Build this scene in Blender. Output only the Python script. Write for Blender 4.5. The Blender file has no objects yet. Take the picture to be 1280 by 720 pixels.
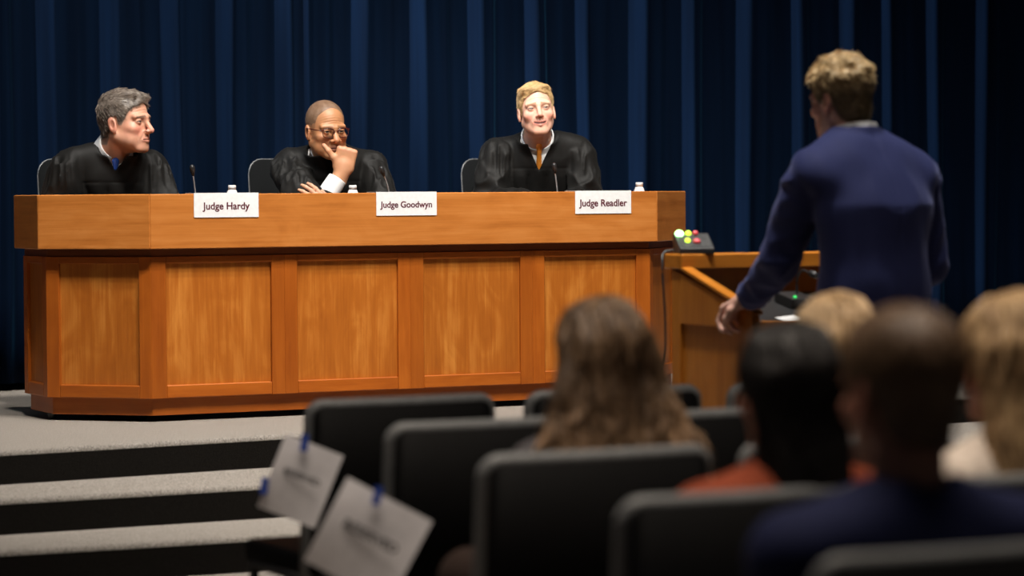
import bpy, bmesh, math, random
import numpy as np
from mathutils import Matrix, Vector

random.seed(7)
rng = np.random.default_rng(11)
sc = bpy.context.scene
COL = sc.collection
R = math.radians

# ------------------------------------------------------------------ camera
F_PX, CAM_H, PITCH, ROLL = 3600.0, 0.88238, 0.03186, -0.00666     # the stage surface is z = 0
FLOOR_Z = -0.48                                                    # the audience floor, four risers down
cam_d = bpy.data.cameras.new('camera')
cam = bpy.data.objects.new('camera', cam_d); COL.objects.link(cam)
cam_d.sensor_width = 36.0
cam_d.lens = F_PX / 1280 * 36.0
cam_d.clip_end = 200
fwd = Vector((0, math.cos(PITCH), -math.sin(PITCH)))
r0 = Vector((1, 0, 0)); d0 = Vector((0, -math.sin(PITCH), -math.cos(PITCH)))
rx = math.cos(ROLL) * r0 - math.sin(ROLL) * d0
up = -(math.sin(ROLL) * r0 + math.cos(ROLL) * d0)
M = Matrix((rx, up, -fwd)).transposed().to_4x4()
M.translation = Vector((0, 0, CAM_H))
cam.matrix_world = M
cam_d.dof.use_dof = True
cam_d.dof.focus_distance = 11.9
cam_d.dof.aperture_fstop = 2.1
sc.camera = cam

def ray(x, y):
    X, Y = x - 640, y - 360
    X, Y = X * math.cos(ROLL) + Y * math.sin(ROLL), -X * math.sin(ROLL) + Y * math.cos(ROLL)
    c, s = math.cos(PITCH), math.sin(PITCH)
    return np.array([X, F_PX * c - Y * s, -F_PX * s - Y * c]) / F_PX
def at_z(x, y, z):
    d = ray(x, y); t = (z - CAM_H) / d[2]; return np.array([d[0] * t, d[1] * t, z])
def at_d(x, y, dist):
    d = ray(x, y); t = dist / d[1]; return np.array([d[0] * t, dist, CAM_H + d[2] * t])

# ------------------------------------------------------------------ world, lights, exposure
vs = sc.view_settings
vs.view_transform = 'Standard'; vs.look = 'None'; vs.gamma = 1.0; vs.exposure = 0.0
vs.use_curve_mapping = False
w = bpy.data.worlds.new('dim_hall'); sc.world = w; w.use_nodes = True
w.node_tree.nodes['Background'].inputs[0].default_value = (0.75, 0.8, 1.0, 1)
w.node_tree.nodes['Background'].inputs[1].default_value = 0.012

def spot(name, loc, target, power, size_deg, blend=0.5, radius=0.12, color=(1, .95, .88)):
    l = bpy.data.lights.new(name, 'SPOT'); l.energy = power; l.spot_size = R(size_deg); l.spot_blend = blend
    l.shadow_soft_size = radius; l.color = color
    o = bpy.data.objects.new(name, l); COL.objects.link(o)
    o.location = loc
    o.rotation_euler = (Vector(target) - Vector(loc)).to_track_quat('-Z', 'Y').to_euler()
    return o
def area(name, loc, target, power, sx, sy, color=(1, .95, .88), spread=180):
    l = bpy.data.lights.new(name, 'AREA'); l.energy = power; l.shape = 'RECTANGLE'; l.size = sx; l.size_y = sy
    l.color = color; l.spread = R(spread)
    o = bpy.data.objects.new(name, l); COL.objects.link(o)
    o.location = loc
    o.rotation_euler = (Vector(target) - Vector(loc)).to_track_quat('-Z', 'Y').to_euler()
    return o
# a bar of stage spots above the foot of the steps
for bx, pw in ((-1.2, 1050), (-0.1, 1150), (1.0, 1150), (2.1, 860)):
    spot('stage_bar_spot', (bx, 8.55, 6.6), (bx * .9 - .45, 11.7, .75), pw, 62, .75, .10)
# softer front-of-house spots from over the seats
spot('front_spot', (0.9, 5.0, 5.4), (-0.1, 12.3, 1.66), 1700, 12.5, .7, .15)
spot('front_spot', (-0.6, 5.0, 5.4), (-1.15, 11.8, 1.60), 900, 12.5, .7, .15)
# a spot straight over the lectern
spot('lectern_spot', (0.2, 8.3, 6.3), (0.95, 8.95, 0.9), 1000, 26, .6, .12)
# side spots raking along the pleats of the curtain, and a weak fill light added to lift the pleat valleys
spot('curtain_side_spot', (-5.5, 9.2, 5.0), (-1.2, 13.6, 1.0), 2100, 26, .9, .1, (.85, .92, 1))
spot('curtain_side_spot', (-5.5, 9.2, 5.0), (2.3, 15.2, 1.0), 6000, 22, .9, .1, (.85, .92, 1))
area('curtain_fill', (0.4, 11.9, 6.4), (0.2, 14.3, 1.0), 26, 7.0, .3, color=(.85, .92, 1.0), spread=110)
# house lights above the seats
area('house_light', (0.3, 5.3, 5.2), (0.3, 5.8, -0.2), 62, 3.0, 2.4, color=(1, .86, .72), spread=70)

# ------------------------------------------------------------------ helpers: meshes
def tag(o, label=None, cat=None, group=None, kind=None):
    if label: o['label'] = label
    if cat: o['category'] = cat
    if group: o['group'] = group
    if kind: o['kind'] = kind
    return o
def empty(name, loc=(0, 0, 0), rz=0.0):
    o = bpy.data.objects.new(name, None); COL.objects.link(o)
    o.location = loc; o.rotation_euler = (0, 0, rz); o.empty_display_size = .1
    return o
def link(name, me, mat=None, parent=None):
    o = bpy.data.objects.new(name, me); COL.objects.link(o)
    if mat is not None: me.materials.append(mat)
    if parent is not None: o.parent = parent
    return o
def np_mesh(name, V, Fs, smooth=True, cols=None):
    """V (n,3); Fs list of (m,k) index arrays"""
    me = bpy.data.meshes.new(name)
    V = np.asarray(V, np.float32)
    me.vertices.add(len(V)); me.vertices.foreach_set('co', V.ravel())
    Fs = [np.asarray(f, np.int32) for f in Fs if len(f)]
    nl = sum(f.size for f in Fs); npoly = sum(len(f) for f in Fs)
    me.loops.add(nl); me.polygons.add(npoly)
    me.loops.foreach_set('vertex_index', np.concatenate([f.ravel() for f in Fs]))
    tot = np.concatenate([np.full(len(f), f.shape[1], np.int32) for f in Fs])
    st = np.concatenate([[0], np.cumsum(tot)[:-1]]).astype(np.int32)
    me.polygons.foreach_set('loop_start', st)
    me.polygons.foreach_set('loop_total', tot)
    me.update(calc_edges=True); me.validate()
    if smooth: me.polygons.foreach_set('use_smooth', np.ones(npoly, bool))
    if cols is not None:
        at = me.color_attributes.new('Col', 'FLOAT_COLOR', 'POINT')
        c4 = np.ones((len(V), 4), np.float32); c4[:, :3] = cols
        at.data.foreach_set('color', c4.ravel())
    return me
def bm_mesh(name, bm, smooth=False, bevel=0.0, seg=2):
    if bevel > 0:
        bmesh.ops.bevel(bm, geom=[e for e in bm.edges], offset=bevel, segments=seg, profile=.6, affect='EDGES', clamp_overlap=True)
    bmesh.ops.recalc_face_normals(bm, faces=bm.faces)
    me = bpy.data.meshes.new(name); bm.to_mesh(me); bm.free()
    if smooth:
        for p in me.polygons: p.use_smooth = True
    return me
def bm_box(bm, c, s, rot=None):
    v = []
    for dz in (-.5, .5):
        for dx, dy in ((-.5, -.5), (.5, -.5), (.5, .5), (-.5, .5)):
            p = Vector((dx * s[0], dy * s[1], dz * s[2]))
            if rot is not None: p = rot @ p
            v.append(bm.verts.new(p + Vector(c)))
    for f in ((3, 2, 1, 0), (4, 5, 6, 7), (0, 1, 5, 4), (1, 2, 6, 5), (2, 3, 7, 6), (3, 0, 4, 7)):
        bm.faces.new([v[i] for i in f])
def box(name, c, s, mat, parent=None, bevel=.002, smooth=False, rz=0.0):
    """box with its origin at its centre"""
    bm = bmesh.new(); bm_box(bm, (0, 0, 0), s)
    o = link(name, bm_mesh(name, bm, smooth, bevel), mat, parent); o.location = c; o.rotation_euler = (0, 0, rz)
    return o
def bm_tube(bm, pts, r, n=10, cap=True, closed=False):
    pts = [Vector(p) for p in pts]; rings = []
    N = len(pts)
    for i, p in enumerate(pts):
        if closed: t = pts[(i + 1) % N] - pts[i - 1]
        else: t = pts[min(i + 1, N - 1)] - pts[max(i - 1, 0)]
        t.normalize()
        a = t.cross(Vector((0, 0, 1)))
        if a.length < .15: a = t.cross(Vector((0, 1, 0)))
        a.normalize(); b = t.cross(a)
        rr = r[i] if isinstance(r, (list, tuple)) else r
        rings.append([bm.verts.new(p + rr * (math.cos(2 * math.pi * k / n) * a + math.sin(2 * math.pi * k / n) * b)) for k in range(n)])
    for i in range(N if closed else N - 1):
        A, B = rings[i], rings[(i + 1) % N]
        for k in range(n):
            bm.faces.new((A[k], A[(k + 1) % n], B[(k + 1) % n], B[k]))
    if cap and not closed:
        bm.faces.new(rings[0]); bm.faces.new(rings[-1])
def tube(name, pts, r, mat, parent=None, n=10, closed=False):
    bm = bmesh.new(); bm_tube(bm, pts, r, n, True, closed)
    return link(name, bm_mesh(name, bm, True), mat, parent)
def bm_lathe(bm, prof, n=24, c=(0, 0, 0)):
    rings = []
    for (r, z) in prof:
        rings.append([bm.verts.new((c[0] + r * math.cos(2 * math.pi * k / n), c[1] + r * math.sin(2 * math.pi * k / n), c[2] + z)) for k in range(n)])
    for A, B in zip(rings, rings[1:]):
        for k in range(n): bm.faces.new((A[k], A[(k + 1) % n], B[(k + 1) % n], B[k]))
    bm.faces.new(rings[0]); bm.faces.new(rings[-1])
def lathe(name, prof, mat, parent=None, n=24, c=(0, 0, 0)):
    bm = bmesh.new(); bm_lathe(bm, prof, n, c)
    return link(name, bm_mesh(name, bm, True), mat, parent)
def spline(pts, m=8):
    P = [Vector(p) for p in pts]; out = []
    for i in range(len(P) - 1):
        p0, p1, p2, p3 = P[max(i - 1, 0)], P[i], P[i + 1], P[min(i + 2, len(P) - 1)]
        for k in range(m):
            t = k / m
            out.append(.5 * ((2 * p1) + (p2 - p0) * t + (2 * p0 - 5 * p1 + 4 * p2 - p3) * t * t + (3 * p1 - p0 - 3 * p2 + p3) * t ** 3))
    out.append(P[-1]); return out
def text_mesh(name, body, size, mat, parent, loc, rot, bold=0.0, width=None, strike=.0):
    cu = bpy.data.curves.new(name, 'FONT'); cu.body = body; cu.size = size; cu.align_x = 'CENTER'; cu.align_y = 'CENTER'
    cu.offset = bold; cu.extrude = 0.0002
    t = bpy.data.objects.new(name, cu); COL.objects.link(t)
    bpy.context.view_layer.update()
    me = bpy.data.meshes.new_from_object(t.evaluated_get(bpy.context.evaluated_depsgraph_get()))
    bpy.data.objects.remove(t); bpy.data.curves.remove(cu)
    if width:
        xs = [v.co.x for v in me.vertices]; k = width / (max(xs) - min(xs))
        for v in me.vertices: v.co.x *= k; v.co.y *= k
    me.materials.clear()
    if strike:                                   # heavier strokes: the outline struck twice, a hair apart
        bm = bmesh.new(); bm.from_mesh(me); bm.from_mesh(me); bm.verts.ensure_lookup_table(); n_ = len(bm.verts) // 2
        for v in bm.verts[n_:]: v.co.x += strike; v.co.z += .0001
        bm.to_mesh(me); bm.free()
    o = link(name, me, mat, parent); o.location = loc; o.rotation_euler = rot
    return o

# ------------------------------------------------------------------ helpers: materials
def new_mat(name):
    m = bpy.data.materials.new(name); m.use_nodes = True
    return m, m.node_tree, m.node_tree.nodes['Principled BSDF']
def N(nt, t, **kw):
    n = nt.nodes.new(t)
    for k, v in kw.items():
        if k.startswith('i_'): n.inputs[k[2:].replace('_', ' ')].default_value = v
        else: setattr(n, k, v)
    return n
def ramp(nt, stops):
    r = nt.nodes.new('ShaderNodeValToRGB'); e = r.color_ramp.elements
    while len(e) < len(stops): e.new(.5)
    for el, (p, c) in zip(e, stops): el.position = p; el.color = (*c, 1)
    return r
def noise_mat(name, c0, c1, scale=40.0, rough=.6, bump=0.0, stretch=(1, 1, 1), spec=.5, sheen=0.0, sheen_tint=(1, 1, 1), detail=4.0, metallic=0.0, bscale=None, lo=.35, hi=.65):
    m, nt, p = new_mat(name); L = nt.links
    tc = N(nt, 'ShaderNodeTexCoord'); mp = N(nt, 'ShaderNodeMapping'); mp.inputs['Scale'].default_value = stretch
    L.new(tc.outputs['Object'], mp.inputs['Vector'])
    nz = N(nt, 'ShaderNodeTexNoise', i_Scale=scale, i_Detail=detail); L.new(mp.outputs[0], nz.inputs['Vector'])
    rp = ramp(nt, [(lo, c0), (hi, c1)]); L.new(nz.outputs['Fac'], rp.inputs['Fac']); L.new(rp.outputs[0], p.inputs['Base Color'])
    p.inputs['Roughness'].default_value = rough; p.inputs['Metallic'].default_value = metallic
    p.inputs['Specular IOR Level'].default_value = spec
    if sheen: p.inputs['Sheen Weight'].default_value = sheen; p.inputs['Sheen Roughness'].default_value = .4; p.inputs['Sheen Tint'].default_value = (*sheen_tint, 1)
    if bump:
        n2 = nz
        if bscale:
            n2 = N(nt, 'ShaderNodeTexNoise', i_Scale=bscale, i_Detail=3.0); L.new(mp.outputs[0], n2.inputs['Vector'])
        b = N(nt, 'ShaderNodeBump', i_Strength=1.0, i_Distance=bump); L.new(n2.outputs['Fac'], b.inputs['Height']); L.new(b.outputs[0], p.inputs['Normal'])
    return m
def plain(name, c, rough=.5, metallic=0.0, spec=.5, bump=.0004):
    d = tuple(x * .88 for x in c)
    return noise_mat(name, d, c, 60, rough, bump, spec=spec, metallic=metallic)
def emit_mat(name, c, strength, base=None):
    m, nt, p = new_mat(name)
    nz = N(nt, 'ShaderNodeTexNoise', i_Scale=80.0)
    rp = ramp(nt, [(0, tuple(x * .9 for x in c)), (1, c)]); nt.links.new(nz.outputs['Fac'], rp.inputs['Fac'])
    p.inputs['Base Color'].default_value = (*(base or c), 1)
    nt.links.new(rp.outputs[0], p.inputs['Emission Color']); p.inputs['Emission Strength'].default_value = strength
    return m
def wood_mat(name, axis, dark, mid, light, rough=.38, plank=True):
    """cherry veneer: grain runs along local `axis`"""
    m, nt, p = new_mat(name); L = nt.links
    tc = N(nt, 'ShaderNodeTexCoord'); oi = N(nt, 'ShaderNodeObjectInfo')
    ofs = N(nt, 'ShaderNodeVectorMath', operation='SCALE'); ofs.inputs[0].default_value = (13.0, 7.0, 17.0); L.new(oi.outputs['Random'], ofs.inputs['Scale'])
    add = N(nt, 'ShaderNodeVectorMath', operation='ADD'); L.new(tc.outputs['Object'], add.inputs[0]); L.new(ofs.outputs[0], add.inputs[1])
    def mapped(s_across, s_along):
        mp = N(nt, 'ShaderNodeMapping'); s = [s_across] * 3; s[axis] = s_along; mp.inputs['Scale'].default_value = s
        L.new(add.outputs[0], mp.inputs['Vector']); return mp
    m1 = mapped(11.0, .9); n1 = N(nt, 'ShaderNodeTexNoise', i_Scale=1.0, i_Detail=5.0, i_Roughness=.6, i_Distortion=.6); L.new(m1.outputs[0], n1.inputs['Vector'])
    m2 = mapped(150.0, 5.0); n2 = N(nt, 'ShaderNodeTexNoise', i_Scale=1.0, i_Detail=3.0); L.new(m2.outputs[0], n2.inputs['Vector'])
    m3 = mapped(24.0, 1.6); n3 = N(nt, 'ShaderNodeTexNoise', i_Scale=1.0, i_Detail=2.0, i_Distortion=1.5); L.new(m3.outputs[0], n3.inputs['Vector'])
    mx = N(nt, 'ShaderNodeMix', data_type='FLOAT'); mx.inputs[0].default_value = .30; L.new(n1.outputs['Fac'], mx.inputs[2]); L.new(n3.outputs['Fac'], mx.inputs[3])
    m4 = mapped(7.0, 3.2); n4 = N(nt, 'ShaderNodeTexNoise', i_Scale=1.0, i_Detail=3.0, i_Distortion=2.2); L.new(m4.outputs[0], n4.inputs['Vector'])
    mxb = N(nt, 'ShaderNodeMix', data_type='FLOAT'); mxb.inputs[0].default_value = .28; L.new(mx.outputs[0], mxb.inputs[2]); L.new(n4.outputs['Fac'], mxb.inputs[3]); mx = mxb
    mx2 = N(nt, 'ShaderNodeMix', data_type='FLOAT'); mx2.inputs[0].default_value = .16; L.new(mx.outputs[0], mx2.inputs[2]); L.new(n2.outputs['Fac'], mx2.inputs[3])
    rp = ramp(nt, [(.33, dark), (.5, mid), (.66, light)]); L.new(mx2.outputs[0], rp.inputs['Fac'])
    hsv = N(nt, 'ShaderNodeHueSaturation'); L.new(rp.outputs[0], hsv.inputs['Color'])
    mr = N(nt, 'ShaderNodeMapRange'); mr.inputs['To Min'].default_value = .88; mr.inputs['To Max'].default_value = 1.1; L.new(oi.outputs['Random'], mr.inputs['Value']); L.new(mr.outputs[0], hsv.inputs['Value'])
    L.new(hsv.outputs[0], p.inputs['Base Color'])
    b = N(nt, 'ShaderNodeBump', i_Strength=.5, i_Distance=.0006); L.new(n2.outputs['Fac'], b.inputs['Height']); L.new(b.outputs[0], p.inputs['Normal'])
    p.inputs['Roughness'].default_value = rough; p.inputs['Specular IOR Level'].default_value = .35
    return m
def attr_mat(name, rough=.5, sss=0.0, spec=.4, bump=0.0, bscale=300.0, stretch=(1, 1, 1), aniso=False, var=.0):
    m, nt, p = new_mat(name); L = nt.links
    a = N(nt, 'ShaderNodeVertexColor', layer_name='Col')
    src = a.outputs['Color']
    tc = N(nt, 'ShaderNodeTexCoord'); nz = N(nt, 'ShaderNodeTexNoise', i_Scale=bscale, i_Detail=3.0); L.new(tc.outputs['Object'], nz.inputs['Vector'])
    if var:
        mr = N(nt, 'ShaderNodeMapRange'); mr.inputs['To Min'].default_value = 1 - var; mr.inputs['To Max'].default_value = 1 + var; L.new(nz.outputs['Fac'], mr.inputs['Value'])
        mv = N(nt, 'ShaderNodeVectorMath', operation='SCALE'); L.new(src, mv.inputs[0]); L.new(mr.outputs[0], mv.inputs['Scale']); src = mv.outputs[0]
    L.new(src, p.inputs['Base Color'])
    p.inputs['Roughness'].default_value = rough; p.inputs['Specular IOR Level'].default_value = spec
    if sss:
        p.inputs['Subsurface Weight'].default_value = sss; p.inputs['Subsurface Radius'].default_value = (.012, .004, .002); p.inputs['Subsurface Scale'].default_value = .6
    if bump:
        b = N(nt, 'ShaderNodeBump', i_Strength=.6, i_Distance=bump); L.new(nz.outputs['Fac'], b.inputs['Height']); L.new(b.outputs[0], p.inputs['Normal'])
    return m

CH_D, CH_M, CH_L = (.27, .082, .014), (.43, .145, .024), (.56, .22, .045)
MAT = {}
MAT['wood_v'] = wood_mat('cherry_panel_wood', 2, (.29, .074, .007), (.41, .118, .013), (.60, .225, .038))
MAT['wood_s'] = wood_mat('cherry_stile_wood', 2, (.27, .059, .005), (.36, .086, .0075), (.45, .118, .012))
MAT['wood_h'] = wood_mat('cherry_rail_wood', 0, (.27, .059, .005), (.36, .086, .0075), (.45, .118, .012))
MAT['wood_cap'] = wood_mat('cherry_cap_wood', 0, (.36, .105, .016), (.53, .178, .034), (.64, .245, .060), rough=.36)
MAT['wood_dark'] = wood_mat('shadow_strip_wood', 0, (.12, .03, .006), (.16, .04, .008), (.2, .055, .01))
MAT['lect_v'] = wood_mat('lectern_oak_upright', 2, (.27, .082, .008), (.38, .128, .014), (.48, .18, .026))
MAT['lect_h'] = wood_mat('lectern_oak_rail', 0, (.32, .10, .010), (.45, .155, .018), (.55, .21, .03), rough=.3)
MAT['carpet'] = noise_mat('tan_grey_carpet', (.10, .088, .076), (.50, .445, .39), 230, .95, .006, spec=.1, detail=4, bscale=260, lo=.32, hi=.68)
MAT['riser'] = noise_mat('shaded_riser_carpet', (.006, .005, .0045), (.015, .013, .011), 330, .95, .003, spec=.05, detail=6)  # the risers' lack of light is put into this carpet colour
MAT['floor'] = noise_mat('hall_floor_carpet', (.16, .14, .12), (.34, .30, .26), 240, .95, .003, spec=.1, detail=6)
MAT['black'] = noise_mat('matt_black_paint', (.004, .004, .004), (.008, .008, .008), 10, .9, spec=.1)
MAT['black_plastic'] = noise_mat('black_plastic', (.010, .010, .011), (.016, .016, .017), 120, .45, .0003)
MAT['grey_rim'] = noise_mat('grey_metal_rim', (.07, .07, .07), (.11, .11, .11), 90, .45, metallic=.2)
MAT['mesh_back'] = noise_mat('black_mesh_fabric', (.003, .0034, .0036), (.006, .0066, .007), 500, .9, .0005, spec=.1)
MAT['chair_vinyl'] = noise_mat('black_vinyl', (.0022, .0022, .0024), (.004, .004, .0043), 200, .6, .0006, spec=.08)
MAT['chair_edge'] = noise_mat('dark_grey_edge', (.10, .105, .108), (.145, .15, .154), 90, .5, .0004)
MAT['chrome'] = noise_mat('brushed_steel', (.30, .30, .31), (.42, .42, .43), 100, .4, metallic=.3)
MAT['white_card'] = noise_mat('white_card', (.80, .80, .80), (.86, .86, .86), 60, .7, .0002)
MAT['maroon_ink'] = plain('maroon_ink', (.10, .008, .020), .6)
MAT['grey_ink'] = plain('grey_ink', (.05, .045, .05), .6)
MAT['blue_tape'] = plain('blue_tape', (.02, .07, .42), .6)
MAT['paper'] = noise_mat('printer_paper', (.84, .82, .85), (.90, .88, .91), 40, .8, .0004)
MAT['white_plastic'] = plain('white_plastic', (.8, .8, .8), .35)
MAT['shirt_white'] = noise_mat('white_shirt_cotton', (.74, .74, .74), (.82, .82, .82), 300, .8, .0004)
MAT['robe'] = noise_mat('black_robe_cloth', (.0055, .0052, .0048), (.009, .0086, .008), 350, .6, .0002, sheen=.02, spec=.16)
MAT['suit'] = noise_mat('navy_suit_wool', (.020, .026, .095), (.028, .036, .125), 420, .75, .0006, sheen=.25, sheen_tint=(.5, .55, 1), spec=.2)
MAT['trousers'] = noise_mat('navy_trouser_wool', (.016, .018, .07), (.024, .028, .09), 420, .8, .0006)
MAT['navy_knit'] = noise_mat('navy_cotton', (.008, .011, .045), (.012, .017, .065), 300, .85, .0008, spec=.2)
MAT['rust_knit'] = noise_mat('rust_knit', (.18, .035, .014), (.27, .055, .022), 260, .9, .001, spec=.2)
MAT['cream_knit'] = noise_mat('cream_blouse', (.50, .42, .36), (.66, .58, .50), 60, .85, .001, spec=.2)
MAT['grey_knit'] = noise_mat('grey_top', (.05, .045, .05), (.08, .075, .08), 200, .9, .001, spec=.2)
MAT['brown_knit'] = noise_mat('dark_brown_top', (.02, .012, .01), (.035, .02, .015), 200, .9, .001, spec=.2)
MAT['tie_orange'] = noise_mat('orange_silk', (.55, .16, .012), (.80, .30, .03), 420, .45, .0005)
MAT['tie_blue'] = noise_mat('blue_silk', (.01, .06, .36), (.02, .10, .5), 420, .45, .0005)
MAT['shoe'] = noise_mat('black_leather', (.01, .01, .01), (.02, .018, .016), 60, .35)
MAT['frame_red'] = plain('dark_red_frame', (.045, .006, .006), .25)
MAT['skin'] = attr_mat('skin', .48, .12, .42, .0005, 420, var=.06)
MAT['eye'] = attr_mat('eye', .12, 0, .5)
MAT['hair'] = attr_mat('hair', .42, 0, .45, .0012, 380, var=.25)
def glass_mat(name, tint, rough=.02):
    m, nt, p = new_mat(name)
    nz = N(nt, 'ShaderNodeTexNoise', i_Scale=30.0); rp = ramp(nt, [(0, tint), (1, tuple(min(1, t * 1.02) for t in tint))]); nt.links.new(nz.outputs['Fac'], rp.inputs['Fac'])
    nt.links.new(rp.outputs[0], p.inputs['Base Color'])
    p.inputs['Transmission Weight'].default_value = 1.0; p.inputs['Roughness'].default_value = rough; p.inputs['IOR'].default_value = 1.12
    return m
MAT['lens'] = glass_mat('clear_lens', (.97, .97, .97))
MAT['bottle'] = glass_mat('bottle_plastic', (.85, .92, .96), .05)
MAT['green_on'] = emit_mat('green_lamp_lit', (.35, 1.0, .30), 9.0)
MAT['yellow_on'] = emit_mat('yellow_lamp_lit', (.60, .9, .05), 2.2)
MAT['red_lens'] = plain('red_lamp_lens', (.75, .08, .10), .3)
MAT['led_green'] = emit_mat('green_led', (.02, .55, .10), 1.5)
# velvet curtain
m, nt, p = new_mat('navy_velvet'); MAT['velvet'] = m
tc = N(nt, 'ShaderNodeTexCoord'); mp = N(nt, 'ShaderNodeMapping'); mp.inputs['Scale'].default_value = (9, 9, .35); nt.links.new(tc.outputs['Object'], mp.inputs['Vector'])
nz = N(nt, 'ShaderNodeTexNoise', i_Scale=2.0, i_Detail=4.0); nt.links.new(mp.outputs[0], nz.inputs['Vector'])
rp = ramp(nt, [(.3, (.0007, .0034, .0106)), (.7, (.0012, .0060, .0185))]); nt.links.new(nz.outputs['Fac'], rp.inputs['Fac']); nt.links.new(rp.outputs[0], p.inputs['Base Color'])
p.inputs['Roughness'].default_value = .9; p.inputs['Specular IOR Level'].default_value = .05
p.inputs['Sheen Weight'].default_value = .40; p.inputs['Sheen Roughness'].default_value = .28; p.inputs['Sheen Tint'].default_value = (.08, .36, .70, 1)

# ------------------------------------------------------------------ the stage frame: everything runs parallel to the bench front
A_ST = 0.47197
DV = np.array([math.cos(A_ST), math.sin(A_ST)]); NV = np.array([math.sin(A_ST), -math.cos(A_ST)])     # along the bench, out towards the hall
BC = np.array([-1.41655, 11.28312])                                                                     # front-left corner of the bench cap
def st(s, off, z=0.0):
    """point s metres along the bench front, off metres behind it"""
    p = BC + DV * s - NV * off; return Vector((p[0], p[1], z))

# ------------------------------------------------------------------ structure
def slab(name, pts, z0, z1, mat):
    bm = bmesh.new()
    lo = [bm.verts.new((p[0], p[1], z0)) for p in pts]; hi = [bm.verts.new((p[0], p[1], z1)) for p in pts]
    bm.faces.new(hi); bm.faces.new(list(reversed(lo)))
    n = len(pts)
    for i in range(n): bm.faces.new((lo[i], lo[(i + 1) % n], hi[(i + 1) % n], hi[i]))
    return link(name, bm_mesh(name, bm), mat)
floor = tag(slab('floor', [(-9, -2), (9, -2), (9, 22), (-9, 22)], FLOOR_Z - .1, FLOOR_Z, MAT['floor']), kind='structure')
# steps: each front edge measured on its own line (the flight fans a little)
noses = [((-1.802, 10.093), (-.876, 10.701)), ((-1.716, 9.602), (-.859, 10.060)), ((-1.642, 9.172), (-.812, 9.556)), ((-1.57, 8.76), (-.76, 9.10))]
def nose_line(i, x):
    (x0, y0), (x1, y1) = noses[i]; return y0 + (y1 - y0) * (x - x0) / (x1 - x0)
XL, XR = -4.5, 4.6
RN = .018
for i in range(4):
    z1 = -.12 * i; z0 = z1 - .12 if i < 3 else FLOOR_Z
    # one closed carpeted tier with a rounded front edge
    bm = bmesh.new(); prof = []
    for k in range(6):
        a = math.pi / 2 * k / 5; prof.append((RN - RN * math.sin(a), z1 - RN + RN * math.cos(a)))   # (back from nose, z)
    prof = prof[::1] + [(0.0, FLOOR_Z)]
    top_i = 6
    rows = []
    for x in (XL, XR):
        y = nose_line(i, x)
        rows.append([bm.verts.new((x, y + b, z)) for b, z in prof] + [bm.verts.new((x, 20.5, FLOOR_Z)), bm.verts.new((x, 20.5, z1))])
    n = len(rows[0])
    for k in range(n):
        f = bm.faces.new((rows[0][k], rows[1][k], rows[1][(k + 1) % n], rows[0][(k + 1) % n]))
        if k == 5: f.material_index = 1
        f.smooth = k < 5
    bm.faces.new(rows[0]); bm.faces.new(list(reversed(rows[1])))
    name = 'stage_floor' if i == 0 else 'stage_step'
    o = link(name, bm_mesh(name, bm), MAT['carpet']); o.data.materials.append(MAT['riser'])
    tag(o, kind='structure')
    if i: o['label'] = 'carpeted stage step with its riser coloured as in shade'
# back wall behind the curtain
CA = R(25.2)
cd = np.array([math.cos(CA), math.sin(CA)]); cn = np.array([math.sin(CA), -math.cos(CA)])
C0 = np.array([-2.301, 13.11])
def cpt(s, off): return C0 + cd * s - cn * off
wq = [cpt(-3.0, .5), cpt(9.5, .5), cpt(9.5, .7), cpt(-3.0, .7)]
tag(slab('wall_back', wq, 0.0, 5.6, MAT['black']), kind='structure')
# stage curtain: pleats at the measured spacing
crests = [-1.85, -1.52, -1.2, -.9, -.62, -.35, -.06, .22, .52, .83, 1.09, 1.38, 1.47, 1.76, 2.06, 2.38, 2.68, 2.97, 3.29, 3.56, 3.88, 4.18, 4.51, 4.73, 5.04, 5.34, 5.66, 5.95, 6.28, 6.6, 6.9, 7.25]
def curtain():
    prof = []
    crng = random.Random(3)
    for i in range(len(crests) - 1):
        s0, s1 = crests[i], crests[i + 1]; wdt = s1 - s0
        dep = min(.17, .62 * wdt) * crng.uniform(.85, 1.1)
        k1 = crng.uniform(.3, .55); a2 = crng.uniform(.1, .3)
        nst = 26; pw_ = crng.uniform(2.6, 4.6)
        for j in range(nst):
            t = j / nst
            # t = 0 sharp crest lip of the previous pleat, then a deep valley, then a slow rise to the next crest
            rise = max(0, (t - .30) / .70)
            hh = (1 - math.exp(-t / .03)) * (1 - rise ** pw_)
            hh -= a2 * math.exp(-((t - k1) / .11) ** 2)
            sh = (1 - hh) * .022
            prof.append((s0 + wdt * t + sh, dep * hh))
    prof = np.array(prof)
    nz_ = 14; V = []; nn = len(prof)
    for kz in range(nz_):
        z = .035 + (5.4 - .035) * kz / (nz_ - 1)
        sway = .012 * np.sin(prof[:, 0] * 3.1 + z * .9) + .008 * np.sin(prof[:, 0] * 9.0 + z * 1.7)
        dmul = 1.0 - .12 * math.sin(z * .7)
        P = C0[None, :] + cd[None, :] * (prof[:, 0] + sway)[:, None] - cn[None, :] * (prof[:, 1] * dmul)[:, None]
        V.append(np.column_stack([P, np.full(nn, z)]))
    V = np.concatenate(V)
    i, k = np.meshgrid(np.arange(nn - 1), np.arange(nz_ - 1))
    a = (k * nn + i).ravel(); Fq = np.column_stack([a, a + 1, a + 1 + nn, a + nn])
    o = link('stage_curtain', np_mesh('stage_curtain', V, [Fq]), MAT['velvet'])
    sol = o.modifiers.new('thickness', 'SOLIDIFY'); sol.thickness = .006; sol.offset = -1
    tag(o, 'tall navy velvet curtain hanging in deep pleats behind the bench', 'curtain')
curtain()

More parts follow.
